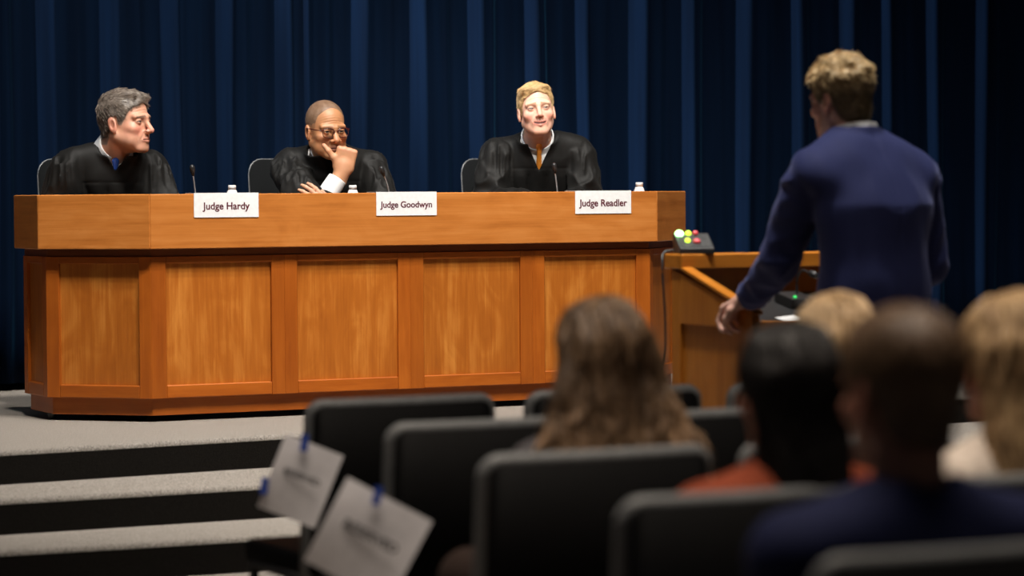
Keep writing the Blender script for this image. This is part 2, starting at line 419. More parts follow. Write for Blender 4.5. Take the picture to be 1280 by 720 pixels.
# ------------------------------------------------------------------ the judges' bench
L_F, L_FACET, L_SIDE = 2.28972, .488, .315
ZT, ZC, ZB, ZP = .90, .684, .093, .025
OH, OP = .0374, .0626
def rot2(v, t): return np.array([v[0] * math.cos(t) - v[1] * math.sin(t), v[0] * math.sin(t) + v[1] * math.cos(t)])
q45 = math.pi / 4
dl = rot2(-DV, -q45); dr = rot2(DV, q45); bk = -NV
cB = BC + dl * L_FACET; cA = cB + bk * L_SIDE
cD = BC + DV * L_F; cE = cD + dr * L_FACET; cF = cE + bk * L_SIDE
outline = [cA, cB, BC, cD, cE, cF]          # left back end ... right back end
def inset(o):
    """the outline moved o metres inward"""
    out = []
    for i, P in enumerate(outline):
        ds = []
        if i > 0: e = outline[i] - outline[i - 1]; e = e / np.linalg.norm(e); ds.append(np.array([-e[1], e[0]]))
        if i < 5: e = outline[i + 1] - outline[i]; e = e / np.linalg.norm(e); ds.append(np.array([-e[1], e[0]]))
        if len(ds) == 1: out.append(P + ds[0] * o)
        else: out.append(P + np.linalg.solve(np.array(ds), [o, o]))
    return out
bench = tag(empty('judges_bench', st(1.145, .3, 0), A_ST), 'long cherry wood panelled bench with angled ends on the stage', 'bench')
bmi = Matrix.Translation(bench.location) @ Matrix.Rotation(A_ST, 4, 'Z'); bmi = bmi.inverted()
def prism(name, quad, z0, z1, mat, bevel=.0015, parent=bench):
    """quad: outer p0, outer p1, inner p1, inner p0 (world plan points); local x runs along the edge"""
    p0, p1 = np.array(quad[0]), np.array(quad[1]); e = p1 - p0; ang = math.atan2(e[1], e[0])
    mid = (p0 + p1) / 2; zc = (z0 + z1) / 2
    W = Matrix.Translation((mid[0], mid[1], zc)) @ Matrix.Rotation(ang, 4, 'Z'); Wi = W.inverted()
    bm = bmesh.new(); lo = []; hi = []
    for p in quad:
        l = Wi @ Vector((p[0], p[1], zc)); lo.append(bm.verts.new((l.x, l.y, z0 - zc))); hi.append(bm.verts.new((l.x, l.y, z1 - zc)))
    bm.faces.new(hi); bm.faces.new(list(reversed(lo)))
    for i in range(4): bm.faces.new((lo[i], lo[(i + 1) % 4], hi[(i + 1) % 4], hi[i]))
    o = link(name, bm_mesh(name, bm, False, bevel, 1), mat)
    o.parent = parent
    loc = bmi @ W
    o.location = loc.translation; o.rotation_euler = loc.to_euler()
    return o
o0, o1 = inset(0), inset(.030)
tp = inset(.14)
for i in range(5):
    prism('cap_board', (o0[i], o0[i + 1], o1[i + 1], o1[i]), ZC, ZT, MAT['wood_cap'], .003)
    prism('cap_top', (o1[i], o1[i + 1], tp[i + 1], tp[i]), ZT - .02, ZT - .001, MAT['wood_cap'])
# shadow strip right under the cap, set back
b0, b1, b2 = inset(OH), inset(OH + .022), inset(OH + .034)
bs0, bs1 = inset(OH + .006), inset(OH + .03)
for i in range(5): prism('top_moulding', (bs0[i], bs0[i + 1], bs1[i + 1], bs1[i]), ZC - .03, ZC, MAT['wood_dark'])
PZ0, PZ1 = .145, .626
def edge_pt(i, s, off):
    """s metres along edge i of the body outline, off metres further in"""
    e = b0[i + 1] - b0[i]; e = e / np.linalg.norm(e); nrm = np.array([-e[1], e[0]])
    return b0[i] + e * s + nrm * off
def framed(i, mods):
    """frame edge i: mods = list of (stile start, panel start, panel end, stile end)"""
    Le = np.linalg.norm(b0[i + 1] - b0[i])
    for (a, p0, p1, b) in mods:
        first, last = a <= .001, b >= Le - .001
        def quad(s0, s1, t0, t1):
            qd = [edge_pt(i, s0, t0), edge_pt(i, s1, t0), edge_pt(i, s1, t1), edge_pt(i, s0, t1)]
            if s0 <= .001: qd[0], qd[3] = b0[i], b1[i]
            if s1 >= Le - .001: qd[1], qd[2] = b0[i + 1], b1[i + 1]
            return qd
        T = .022
        prism('stile', quad(a, p0, 0, T), ZB, ZC - .03, MAT['wood_s'])
        prism('stile', quad(p1, b, 0, T), ZB, ZC - .03, MAT['wood_s'])
        prism('rail', quad(p0, p1, 0, T), ZB, PZ0, MAT['wood_h'], .0035)
        prism('rail', quad(p0, p1, 0, T), PZ1, ZC - .03, MAT['wood_h'])
        prism('panel', [edge_pt(i, p0, .013), edge_pt(i, p1, .013), edge_pt(i, p1, .024), edge_pt(i, p0, .024)], PZ0, PZ1, MAT['wood_v'], 0)
LB = [np.linalg.norm(b0[i + 1] - b0[i]) for i in range(5)]
framed(0, [(0, .05, LB[0] - .05, LB[0])])
framed(1, [(0, .055, LB[1] - .053, LB[1])])
x0 = (b0[2] - BC) @ DV
framed(2, [(0, .078 - x0, .526 - x0, .582 - x0), (.582 - x0, .638 - x0, 1.085 - x0, 1.140 - x0), (1.140 - x0, 1.201 - x0, 1.650 - x0, 1.707 - x0), (1.707 - x0, 1.764 - x0, 2.208 - x0, LB[2])])
framed(3, [(0, .053, LB[3] - .055, LB[3])])
framed(4, [(0, .05, LB[4] - .05, LB[4])])
# plinth
p0_, p1_ = inset(OP), inset(OP + .02)
for i in range(5): prism('plinth_board', (p0_[i], p0_[i + 1], p1_[i + 1], p1_[i]), ZP, ZB + .002, MAT['wood_h'])
# inner worktop and the floor of the carcass
wk = inset(.06)
wk[0] = wk[1] + bk * (.44 - .345 - .02); wk[5] = wk[4] + bk * (.44 - .345 - .02)
bm = bmesh.new()
lo = [bm.verts.new(bmi @ Vector((p[0], p[1], .735))) for p in wk]; hi = [bm.verts.new(bmi @ Vector((p[0], p[1], .765))) for p in wk]
bm.faces.new(hi); bm.faces.new(list(reversed(lo)))
for i in range(6): bm.faces.new((lo[i], lo[(i + 1) % 6], hi[(i + 1) % 6], hi[i]))
link('worktop', bm_mesh('worktop', bm), MAT['wood_cap'], bench)
for (s, off) in ((-.27, .42), (.03, .19), (.75, .19), (1.5, .19), (2.26, .19), (2.55, .42)):
    pw = bmi @ st(s, off, .026)
    bm = bmesh.new(); bm_tube(bm, [(pw.x - .012, pw.y, pw.z), (pw.x + .012, pw.y, pw.z)], .0255, 12)
    link('caster', bm_mesh('caster', bm, True), MAT['black_plastic'], bench)

# name cards folded over the cap
def name_card(s0, s1, txt, label):
    c = (s0 + s1) / 2; wd = s1 - s0
    t = empty('name_card', st(c, 0, ZT), A_ST)
    tag(t, label, 'sign', 'name cards on the bench')
    bm = bmesh.new(); bm_box(bm, (0, -.0022, -.045), (wd, .0016, .097)); link('card_front', bm_mesh('card_front', bm), MAT['white_card'], t)
    bm = bmesh.new(); bm_box(bm, (0, .045, .0026), (wd, .095, .0016)); link('card_flap', bm_mesh('card_flap', bm), MAT['white_card'], t)
    text_mesh('lettering', txt, .05, MAT['maroon_ink'], t, (0.0, -.0033, -.050), (R(90), 0, 0), .0012, wd * (.73 if len(txt) < 12 else .86))
name_card(.183, .457, 'Judge Hardy', 'white name card with maroon lettering in front of the grey-haired judge')
name_card(.972, 1.244, 'Judge Goodwyn', 'white name card with maroon lettering in front of the judge with glasses')
name_card(1.891, 2.161, 'Judge Readler', 'white name card with maroon lettering in front of the judge in an orange tie')

# gooseneck microphones on the worktop
def mic(head_px, neck_px, off, label):
    def on(px, o):
        r = ray(*px); P = BC - NV * o; t = (P @ NV) / (r[:2] @ NV); return Vector((r[0] * t, r[1] * t, CAM_H + r[2] * t))
    top = on(head_px, off); mid = on(neck_px, off + .02)
    base = Vector((mid.x + .01, mid.y + .02, .765))
    t = tag(empty('gooseneck_microphone', base), label, 'microphone', 'bench microphones')
    top -= base; mid -= base
    lathe('base', [(.045, 0), (.045, .012), (.03, .022), (.012, .026)], MAT['black_plastic'], t)
    pts = spline([(0, 0, .02), (mid.x, mid.y, mid.z), (top.x, top.y, top.z)], 8)
    tube('gooseneck', pts, .0032, MAT['chrome'], t, 8)
    dv = (pts[-1] - pts[-3]).normalized()
    tube('capsule', [pts[-1] - dv * .012, pts[-1], pts[-1] + dv * .008, pts[-1] + dv * .026, pts[-1] + dv * .034], [.005, .0075, .0105, .0105, .005], MAT['black_plastic'], t, 12)
mic((241, 216), (244, 240), .22, 'slim gooseneck microphone between the grey-haired judge and his name card')
mic((479, 217), (486, 239), .22, 'slim gooseneck microphone in front of the judge with glasses')
mic((693.5, 213), (696.5, 238), .22, 'slim gooseneck microphone in front of the judge in an orange tie')
# water bottles
def bottle(px, off, label):
    r = ray(*px); P = BC - NV * off; t_ = (P @ NV) / (r[:2] @ NV); z_top = CAM_H + r[2] * t_
    t = tag(empty('water_bottle', (r[0] * t_, r[1] * t_, .766)), label, 'bottle', 'water bottles on the bench')
    h = z_top - .766
    lathe('body', [(.026, 0), (.031, .004), (.031, h * .55), (.030, h * .68), (.019, h * .86), (.0135, h * .9), (.0135, h - .018)], MAT['white_plastic'], t)
    lathe('cap', [(.0165, h - .018), (.0165, h - .003), (.015, h)], MAT['white_plastic'], t)
    lathe('neck_ring', [(.0150, h - .024), (.0172, h - .023), (.0172, h - .020), (.015, h - .019)], MAT['white_plastic'], t)
bottle((290, 231.5), .30, 'white-capped water bottle behind the name card beside the grey-haired judge')
bottle((441, 231.5), .30, 'white-capped water bottle in front of the judge with glasses')
bottle((799, 228), .30, 'white-capped water bottle at the end of the bench near the lectern')

# ------------------------------------------------------------------ sculpting kit: signed distance fields turned into meshes
def _hash(ix, iy, iz, seed):
    h = (ix * 374761393 + iy * 668265263 + iz * 2147483647 + seed * 144269) & 0xffffffff
    h = ((h ^ (h >> 13)) * 1274126177) & 0xffffffff
    return ((h ^ (h >> 16)) & 0xffff) / 65535.0
def vnoise(x, y, z, seed=0):
    """smooth value noise in -1..1"""
    xi, yi, zi = np.floor(x).astype(np.int64), np.floor(y).astype(np.int64), np.floor(z).astype(np.int64)
    fx, fy, fz = x - xi, y - yi, z - zi
    fx = fx * fx * (3 - 2 * fx); fy = fy * fy * (3 - 2 * fy); fz = fz * fz * (3 - 2 * fz)
    out = 0
    for a in (0, 1):
        for b in (0, 1):
            for c in (0, 1):
                out = out + (fx if a else 1 - fx) * (fy if b else 1 - fy) * (fz if c else 1 - fz) * _hash(xi + a, yi + b, zi + c, seed)
    return out * 2 - 1
def smin(a, b, k):
    h = np.clip(.5 + .5 * (b - a) / k, 0, 1); return b + (a - b) * h - k * h * (1 - h)
def smax(a, b, k): return -smin(-a, -b, k)
def ell(x, y, z, c, r):
    X, Y, Z = (x - c[0]) / r[0], (y - c[1]) / r[1], (z - c[2]) / r[2]
    k0 = np.sqrt(X * X + Y * Y + Z * Z) + 1e-9
    k1 = np.sqrt((X / r[0]) ** 2 + (Y / r[1]) ** 2 + (Z / r[2]) ** 2) + 1e-9
    return k0 * (k0 - 1) / k1
def capn(x, y, z, a, b, ra, rb, sq=(1, 1, 1)):
    """tapered capsule; sq squeezes space along the axes"""
    ax, ay, az = (b[0] - a[0]), (b[1] - a[1]), (b[2] - a[2])
    px, py, pz = x - a[0], y - a[1], z - a[2]
    t = np.clip((px * ax + py * ay + pz * az) / (ax * ax + ay * ay + az * az + 1e-12), 0, 1)
    return np.sqrt(((px - ax * t) / sq[0]) ** 2 + ((py - ay * t) / sq[1]) ** 2 + ((pz - az * t) / sq[2]) ** 2) - (ra + (rb - ra) * t)
def chain(x, y, z, pts, rs, k=.01):
    d = None
    for i in range(len(pts) - 1):
        e = capn(x, y, z, pts[i], pts[i + 1], rs[i], rs[i + 1]); d = e if d is None else smin(d, e, k)
    return d
def rbox(x, y, z, c, h, r):
    qx, qy, qz = np.abs(x - c[0]) - h[0] + r, np.abs(y - c[1]) - h[1] + r, np.abs(z - c[2]) - h[2] + r
    return np.sqrt(np.maximum(qx, 0) ** 2 + np.maximum(qy, 0) ** 2 + np.maximum(qz, 0) ** 2) + np.minimum(np.maximum(qx, np.maximum(qy, qz)), 0) - r
def polygonize(fn, lo, hi, h):
    """surface nets on a grid, sampled densely only near the surface"""
    lo = np.array(lo, float); hi = np.array(hi, float); C = 4
    n = (np.ceil((hi - lo) / (h * C)).astype(int) + 1)
    ax = [lo[i] + np.arange(n[i]) * h * C for i in range(3)]
    G = np.meshgrid(*ax, indexing='ij')
    cf = fn(G[0].ravel(), G[1].ravel(), G[2].ravel()).reshape(n)
    up = np.repeat(np.repeat(np.repeat(cf, C, 0), C, 1), C, 2)
    near = np.abs(cf) < h * C * 2.6
    mk = np.repeat(np.repeat(np.repeat(near, C, 0), C, 1), C, 2)
    idx = np.nonzero(mk)
    f = np.where(up < 0, -1.0, 1.0)
    # coarse samples sit at cell corners; centre the block on them
    off = lo - h * C / 2 + h / 2
    f[idx] = fn(off[0] + idx[0] * h, off[1] + idx[1] * h, off[2] + idx[2] * h)
    f[0] = f[-1] = 1; f[:, 0] = f[:, -1] = 1; f[:, :, 0] = f[:, :, -1] = 1
    s = f < 0
    cnt = np.zeros(tuple(np.array(f.shape) - 1), np.int8)
    for a in (0, 1):
        for b in (0, 1):
            for c in (0, 1):
                cnt += s[a:f.shape[0] - 1 + a, b:f.shape[1] - 1 + b, c:f.shape[2] - 1 + c]
    I, J, K = np.nonzero((cnt > 0) & (cnt < 8))
    vid = -np.ones(cnt.shape, np.int32); vid[I, J, K] = np.arange(len(I))
    acc = np.zeros((len(I), 3)); num = np.zeros(len(I))
    cor = {(a, b, c): f[I + a, J + b, K + c] for a in (0, 1) for b in (0, 1) for c in (0, 1)}
    for axn in range(3):
        for u in (0, 1):
            for v in (0, 1):
                A = [0, 0, 0]; o = [i for i in range(3) if i != axn]; A[o[0]] = u; A[o[1]] = v; B = list(A); B[axn] = 1
                fa, fb = cor[tuple(A)], cor[tuple(B)]; m = (fa < 0) != (fb < 0)
                t = np.where(m, fa / np.where(m, fa - fb, 1), 0)
                for i in range(3):
                    acc[:, i] += np.where(m, A[i] + (t if i == axn else 0), 0)
                num += m
    V = (acc / num[:, None] + np.column_stack([I, J, K])) * h + off
    Q = []
    for axn in range(3):
        sl0 = [slice(None)] * 3; sl1 = [slice(None)] * 3
        sl0[axn] = slice(0, -1); sl1[axn] = slice(1, None)
        ch = s[tuple(sl0)] != s[tuple(sl1)]
        e = np.array(np.nonzero(ch)).T
        o = [i for i in range(3) if i != axn]
        ok = (e[:, o[0]] > 0) & (e[:, o[1]] > 0) & (e[:, o[0]] < f.shape[o[0]] - 1) & (e[:, o[1]] < f.shape[o[1]] - 1); e = e[ok]
        def cell(du, dv):
            q = e.copy(); q[:, o[0]] -= du; q[:, o[1]] -= dv; return vid[q[:, 0], q[:, 1], q[:, 2]]
        quad = np.column_stack([cell(1, 1), cell(0, 1), cell(0, 0), cell(1, 0)])
        neg = s[e[:, 0], e[:, 1], e[:, 2]]
        if axn == 1: neg = ~neg
        quad[~neg] = quad[~neg][:, ::-1]
        Q.append(quad)
    Q = np.concatenate(Q); Q = Q[(Q >= 0).all(1)]
    return V, Q
def rot3(yaw=0, pitch=0, roll=0):
    """head turn: yaw about z (positive turns a face that looks to -y towards +x), pitch positive looks down, roll tilts"""
    return np.array((Matrix.Rotation(yaw, 3, 'Z') @ Matrix.Rotation(pitch, 3, 'X') @ Matrix.Rotation(roll, 3, 'Y')))
class Frame:
    def __init__(s, c, Rm, k=1.0): s.c = np.array(c, float); s.R = np.array(Rm); s.k = k
    def to(s, x, y, z):
        P = (np.column_stack([x, y, z]) - s.c) @ s.R / s.k
        return P[:, 0], P[:, 1], P[:, 2]
    def out(s, P): return (np.asarray(P) * s.k) @ s.R.T + s.c

# ---- heads: face looks to -y, eyes at z = 0, crown at +.115, chin at -.115
def head_sdf(x, y, z, o):
    ax = np.abs(x)
    fw = o.get('face_w', 1.0)
    d = ell(x, y, z, (0, .014, .034), (.0745, .096, .083))
    d = smin(d, ell(x, y, z, (0, -.020, -.035), (.060 * fw, .066, .082)), .03)
    jw = o.get('jaw', 1.0)
    d = smin(d, capn(ax, y, z, (.048 * jw, .006, -.056), (.018 * jw, -.066, -.098), .019, .0165), .024)
    d = smin(d, ell(x, y, z, (0, -.075, -.099), (.023, .016, .017)), .016)
    d = smin(d, ell(ax, y, z, (.042 * fw, -.058, -.028), (.021, .02, .018)), .02)
    if o.get('jowl'): d = smin(d, ell(ax, y, z, (.042 * fw, -.045, -.068), (.022, .025, .026)), .02)
    d = smin(d, capn(ax, y, z, (.006, -.086, .016), (.047, -.069, .018), .0100, .0088), .014)
    d = smax(d, -ell(ax, y, z, (.031, -.096, -.001), (.0185, .016, .0115)), .012)
    ng = o.get('nose', 1.0); nw = o.get('nose_w', 1.0)
    d = smin(d, capn(x / nw, y, z, (0, -.083, .010), (0, -.0835 - .026 * ng, -.033), .0075, .0105), .011)
    d = smin(d, ell(ax, y, z, (.0115 * nw, -.098, -.037), (.0080 * nw, .0115, .0072)), .006)
    d = smin(d, ell(x, y, z, (0, -.074, -.064), (.031, .020, .028)), .016)
    mo = o.get('mouth_open', 0.0); ms = o.get('smile', 0.0); mw = o.get('mouth_w', 1.0)
    zc = -.066 + ms
    d = smin(d, capn(ax, y, z, (0, -.0950, -.0620 + mo * .15), (.022 * mw, -.085 + (mw - 1) * .02, zc), .0046, .0035), .006)
    d = smin(d, capn(ax, y, z, (0, -.0945, -.0735 - mo), (.020 * mw, -.085 + (mw - 1) * .02, zc - .002 - mo * .3), .0056, .0042), .006)
    d = smax(d, -capn(ax, y, z, (0, -.101, -.0672 - mo * .4), (.023 * mw, -.090 + (mw - 1) * .02, zc - .001), .0020 + mo * .5, .0016 + mo * .12), .003)
    # nasolabial crease
    d = smax(d, -capn(ax, y, z, (.018, -.097, -.038), (.031, -.086, -.066), .0022, .0016), .006)
    # lids round the eyeball
    eo = o.get('eye_open', 1.0)
    lid = ell(ax, y, z, (.0315, -.0715, -.0005), (.0148, .0138, .0138))
    slit = ell(ax, y, z, (.0315, -.092, -.001), (.0135, .016, .0046 * eo))
    d = smin(d, smax(lid, -slit, .0015), .004)
    d = smax(d, -slit, .001)
    # forehead lines
    if o.get('lines'):
        d = d + o['lines'] * np.exp(-((y + .09) / .03) ** 2) * np.exp(-((z - .045) / .02) ** 2) * np.sin(z * 620 + x * x * 3000)
    # ears
    e = ell(ax, y - .25 * (z + .012), z, (.0775, .012, -.014), (.0072, .0175, .031))
    e = smax(e, -ell(ax, y, z, (.0850, .007, -.010), (.0065, .0100, .0185)), .003)
    d = smin(d, e, .008)
    return d
def skin_cols(P, skin, o, cols=None):
    x, y, z = P[:, 0], P[:, 1], P[:, 2]; ax = np.abs(x)
    C = np.tile(np.array(skin, float), (len(P), 1))
    def mix(c, m):
        nonlocal C
        m = np.clip(m, 0, 1)[:, None]; C = C * (1 - m) + np.array(c) * m
    red = np.array(o.get('red', (.62, .20, .15)))
    mix(red, .75 * np.exp(-(((ax - .042) / .022) ** 2 + ((z + .032) / .022) ** 2)) * (y < -.03))
    mix(red, .55 * np.exp(-((x / .014) ** 2 + ((z + .033) / .014) ** 2)) * (y < -.088))
    mix(red, .45 * (ax > .0765) * (np.abs(z) < .05))
    mo = o.get('mouth_open', 0.0); ms = o.get('smile', 0.0)
    zl = -.0672 - mo * .4 + ms * (ax / .022) ** 2
    mix(o.get('lip', (.50, .15, .13)), .85 * (ax < .024 * o.get('mouth_w', 1.0)) * np.clip(1.6 - np.abs(z - zl) / (.0075 + mo), 0, 1) * (y < -.078))
    mix((.05, .012, .01), .95 * (ax < .021 * o.get('mouth_w', 1.0)) * (np.abs(z - zl) < .0018 + mo * .5) * (y < -.068) * (y > -.099))
    bz = .0175 + .004 * np.cos(ax * 55) + o.get('brow_up', 0)
    mix(o.get('brow', (.12, .07, .04)), o.get('brow_a', .75) * (ax > .010) * (ax < .049) * np.clip(1.5 - np.abs(z - bz) / .0042, 0, 1) * (y < -.05))
    mix(tuple(np.array(skin) * .5), .7 * np.exp(-(((ax - .031) / .016) ** 2 + ((z + .002) / .008) ** 2)) * (y < -.06))  # shade in the eye sockets, painted into the skin colour
    if o.get('stubble'): mix(tuple(np.array(skin) * .6), o['stubble'] * np.clip((-.045 - z) / .02, 0, 1) * (y < .01))
    mix((.05, .028, .02), .85 * (ax > .018) * (ax < .045) * np.clip(1.4 - np.abs(z - .0035 + ((ax - .0315) / .0135) ** 2 * .004) / .0022, 0, 1) * (y < -.06))
    # shade of the creases from nose to mouth and under the eyes, as darker skin
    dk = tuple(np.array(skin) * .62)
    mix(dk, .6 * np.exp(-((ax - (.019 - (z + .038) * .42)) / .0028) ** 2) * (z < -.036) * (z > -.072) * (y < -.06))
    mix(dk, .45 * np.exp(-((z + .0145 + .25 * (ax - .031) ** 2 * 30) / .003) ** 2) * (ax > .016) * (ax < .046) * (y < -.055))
    mix(tuple(np.array(skin) * np.array([.52, .40, .36])), .8 * np.clip(1.5 - 1.2 * (((y - .008 - .25 * (z + .012)) / .0095) ** 2 + ((z + .009) / .017) ** 2), 0, 1) * (ax > .0735))  # shadow inside the ear, painted as dark skin
    hl = o.get('hairline')
    if hl is not None:
        mix(o['hair_col'], o.get('scalp_a', .9) * np.clip((z - hl(y, ax)) / .006 + .5, 0, 1))
    return C
E_IRIS = {}
def eyeballs(o):
    """two small spheres with iris and pupil"""
    V = []; Fq = []; Cc = []; base = 0
    nu, nv = 20, 14; g = np.array(o.get('gaze', (0, -1, 0)), float); g /= np.linalg.norm(g)
    for sx in (-1, 1):
        th = np.linspace(0, math.pi, nv); ph = np.linspace(0, 2 * math.pi, nu, endpoint=False)
        a = np.array([0, 0, 1.0]); u = np.cross(g, a); u /= np.linalg.norm(u); v = np.cross(u, g)
        P = np.array([[math.cos(t) * g + math.sin(t) * (math.cos(p) * u + math.sin(p) * v) for p in ph] for t in th]).reshape(-1, 3) * .0128
        tt = np.repeat(th, nu)
        c = np.tile([.26, .22, .20], (len(P), 1)); c[tt < .66] = o.get('iris', (.10, .07, .05)); c[tt < .3] = (.005, .005, .005)
        i, k = np.meshgrid(np.arange(nu), np.arange(nv - 1)); i, k = i.ravel(), k.ravel()
        Fq.append(base + np.column_stack([k * nu + i, k * nu + (i + 1) % nu, (k + 1) * nu + (i + 1) % nu, (k + 1) * nu + i]))
        V.append(P + np.array([sx * .0315, -.0712, -.0005])); Cc.append(c); base += len(P)
    return np.concatenate(V), np.concatenate(Fq), np.concatenate(Cc)

def hair_line(front=.072, temple=.048, side=-.02, nape=-.078):
    ys = [-.11, -.080, -.058, -.042, -.034, -.022, -.008, -.004, .026, .034, .055, .12]
    zs = [front + .03, front, temple + .012, temple - .015, .012, side, side, .021, .021, -.04, nape, nape - .004]
    return lambda y, ax: np.interp(y, ys, zs) + .006 * np.cos(ax * 60)

def strand_mesh(roots, dirs, length, width, nseg, step_fn, cols, seed=0, sides=3, proj=None):
    """tapered hair strands: step_fn(P, D, t) -> new direction"""
    n = len(roots); P = roots.copy(); D = dirs / np.linalg.norm(dirs, axis=1)[:, None]
    L = np.asarray(length)[:, None] / nseg
    rings = []
    for k in range(nseg + 1):
        t = k / nseg
        a = np.cross(D, np.array([.31, .52, .79])); a /= np.linalg.norm(a, axis=1)[:, None] + 1e-9; b = np.cross(D, a)
        wv = (np.asarray(width) * (1 - .85 * t ** 2))[:, None]
        rings.append(np.stack([P + wv * (math.cos(2 * math.pi * j / sides) * a + math.sin(2 * math.pi * j / sides) * b) for j in range(sides)], 1))
        if k < nseg:
            D = step_fn(P, D, t); D = D / (np.linalg.norm(D, axis=1)[:, None] + 1e-9)
            P = P + D * L
            if proj is not None: P = proj(P)
    V = np.stack(rings, 1)                                   # n, nseg+1, sides, 3
    idx = np.arange(n * (nseg + 1) * sides).reshape(n, nseg + 1, sides)
    Q = []
    for j in range(sides):
        j2 = (j + 1) % sides
        Q.append(np.stack([idx[:, :-1, j], idx[:, :-1, j2], idx[:, 1:, j2], idx[:, 1:, j]], -1).reshape(-1, 4))
    C = np.repeat(cols, (nseg + 1) * sides, axis=0)
    return V.reshape(-1, 3), np.concatenate(Q), C
def surf_samples(V, Q, n, rg):
    a, b, c = V[Q[:, 0]], V[Q[:, 1]], V[Q[:, 2]]
    nr = np.cross(b - a, c - a); ar = np.linalg.norm(nr, axis=1); k = rg.choice(len(Q), n, p=ar / ar.sum())
    u, v = rg.random((2, n, 1)); P = a[k] + u * (b[k] - a[k]) + v * (V[Q[k, 3]] - a[k])
    return P, nr[k] / (ar[k][:, None] + 1e-12)
def merge(parts):
    V, Q, C, b = [], [], [], 0
    for v, q, c in parts:
        V.append(v); Q.append(q + b); C.append(c); b += len(v)
    return np.concatenate(V), np.concatenate(Q), np.concatenate(C)

# ---- hands: wrist at the origin, fingers along +z, back of the hand to -y, thumb on the +x side
def hand_sdf(x, y, z, curls, thumb, spread=.0, side=1):
    x = x * side
    d = rbox(x, y, z, (0.0, 0, .048), (.041, .0135, .046), .0125)
    d = smin(d, capn(x, y, z, (0, 0, -.04), (0, 0, .02), .0265, .029, (1.0, .78, 1)), .02)
    lens = ((.044, .026, .021), (.048, .030, .022), (.045, .028, .022), (.036, .021, .019))
    for i, fx in enumerate((.029, .0095, -.0105, -.029)):
        p = np.array([fx, 0.0, .088 - abs(fx - .005) * .18]); a = 0.0; pts = [p - np.array([0, 0, .02]), p]
        for s_, c_ in zip(lens[i], curls[i]):
            a += c_; p = p + s_ * np.array([spread * (fx / .03), math.sin(a), math.cos(a)]); pts.append(p)
        d = smin(d, chain(x, y, z, pts, [.0095, .0100, .0088, .0080, .0068], .004), .006)
    d = smin(d, chain(x, y, z, thumb, [.0155, .0128, .0105, .0085], .006), .010)
    return d
THUMB_REST = [(.022, .008, .018), (.045, .018, .046), (.056, .024, .074), (.058, .028, .098)]

def person(name, label, loc, yaw, group=None):
    t = empty(name, loc, yaw); tag(t, label, 'person', group); return t

def build_head(t, o, fr, neck_to, h=.0021, neck_r=(.054, .058), extra=None, bounds=None, parent_name='body', fused=None):
    """fr: head frame in the person's frame; neck_to: base of neck in the person's frame; extra: list of (fn, lo, hi, h, colour)"""
    n0 = fr.out(np.array([[0, .020, -.045]]))[0]
    ex_f = list(extra or [])
    def fn(x, y, z):
        hx, hy, hz = fr.to(x, y, z)
        d = head_sdf(hx, hy, hz, o) * fr.k
        d = smin(d, capn(x, y, z, n0, neck_to, neck_r[0] * fr.k, neck_r[1] * fr.k), .018)
        # chest block hidden under the clothes
        d = smin(d, ell(x, y, z, (neck_to[0], neck_to[1] + .01, neck_to[2] - .10), (.13, .075, .08)), .02)
        if fused is not None:
            for (f2, *_r) in ex_f: d = smin(d, f2(x, y, z), .012)
            for (a_, b_, c_) in fused:
                d = smin(d, smin(capn(x, y, z, neck_to + np.array([0, .01, -.09]), a_, .06, .05), smin(capn(x, y, z, a_, b_, .045, .038), capn(x, y, z, b_, c_, .036, .027), .01), .02), .012)
        return d
    c = fr.c
    lo = np.minimum(c - .15, np.array(neck_to) - np.array([.15, .12, .2])); hi = np.maximum(c + .15, np.array(neck_to) + np.array([.15, .12, .0]))
    if fused is not None:
        for (f2, l2, h2, *_r) in (extra or []): lo = np.minimum(lo, l2); hi = np.maximum(hi, h2)
        for tr in fused:
            for pt in tr: lo = np.minimum(lo, pt - .07); hi = np.maximum(hi, pt + .07)
        extra = []
    V, Q = polygonize(fn, lo, hi, h)
    hl = np.column_stack(fr.to(V[:, 0], V[:, 1], V[:, 2]))
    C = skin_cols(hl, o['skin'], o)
    parts = [(V, Q, C)]
    for (f2, l2, h2, hh, colfn) in (extra or []):
        v2, q2 = polygonize(f2, l2, h2, hh); parts.append((v2, q2, colfn(v2)))
    nskin = sum(len(p[1]) for p in parts)
    ev, eq, ec = eyeballs(o); parts.append((fr.out(ev), eq, ec))
    V, Q, C = merge(parts)
    me = np_mesh(parent_name, V, [Q], True, C)
    ob = link(parent_name, me, MAT['skin'], t); me.materials.append(MAT['eye'])
    mi = np.zeros(len(Q), np.int32); mi[nskin:] = 1
    me.polygons.foreach_set('material_index', mi)
    return ob

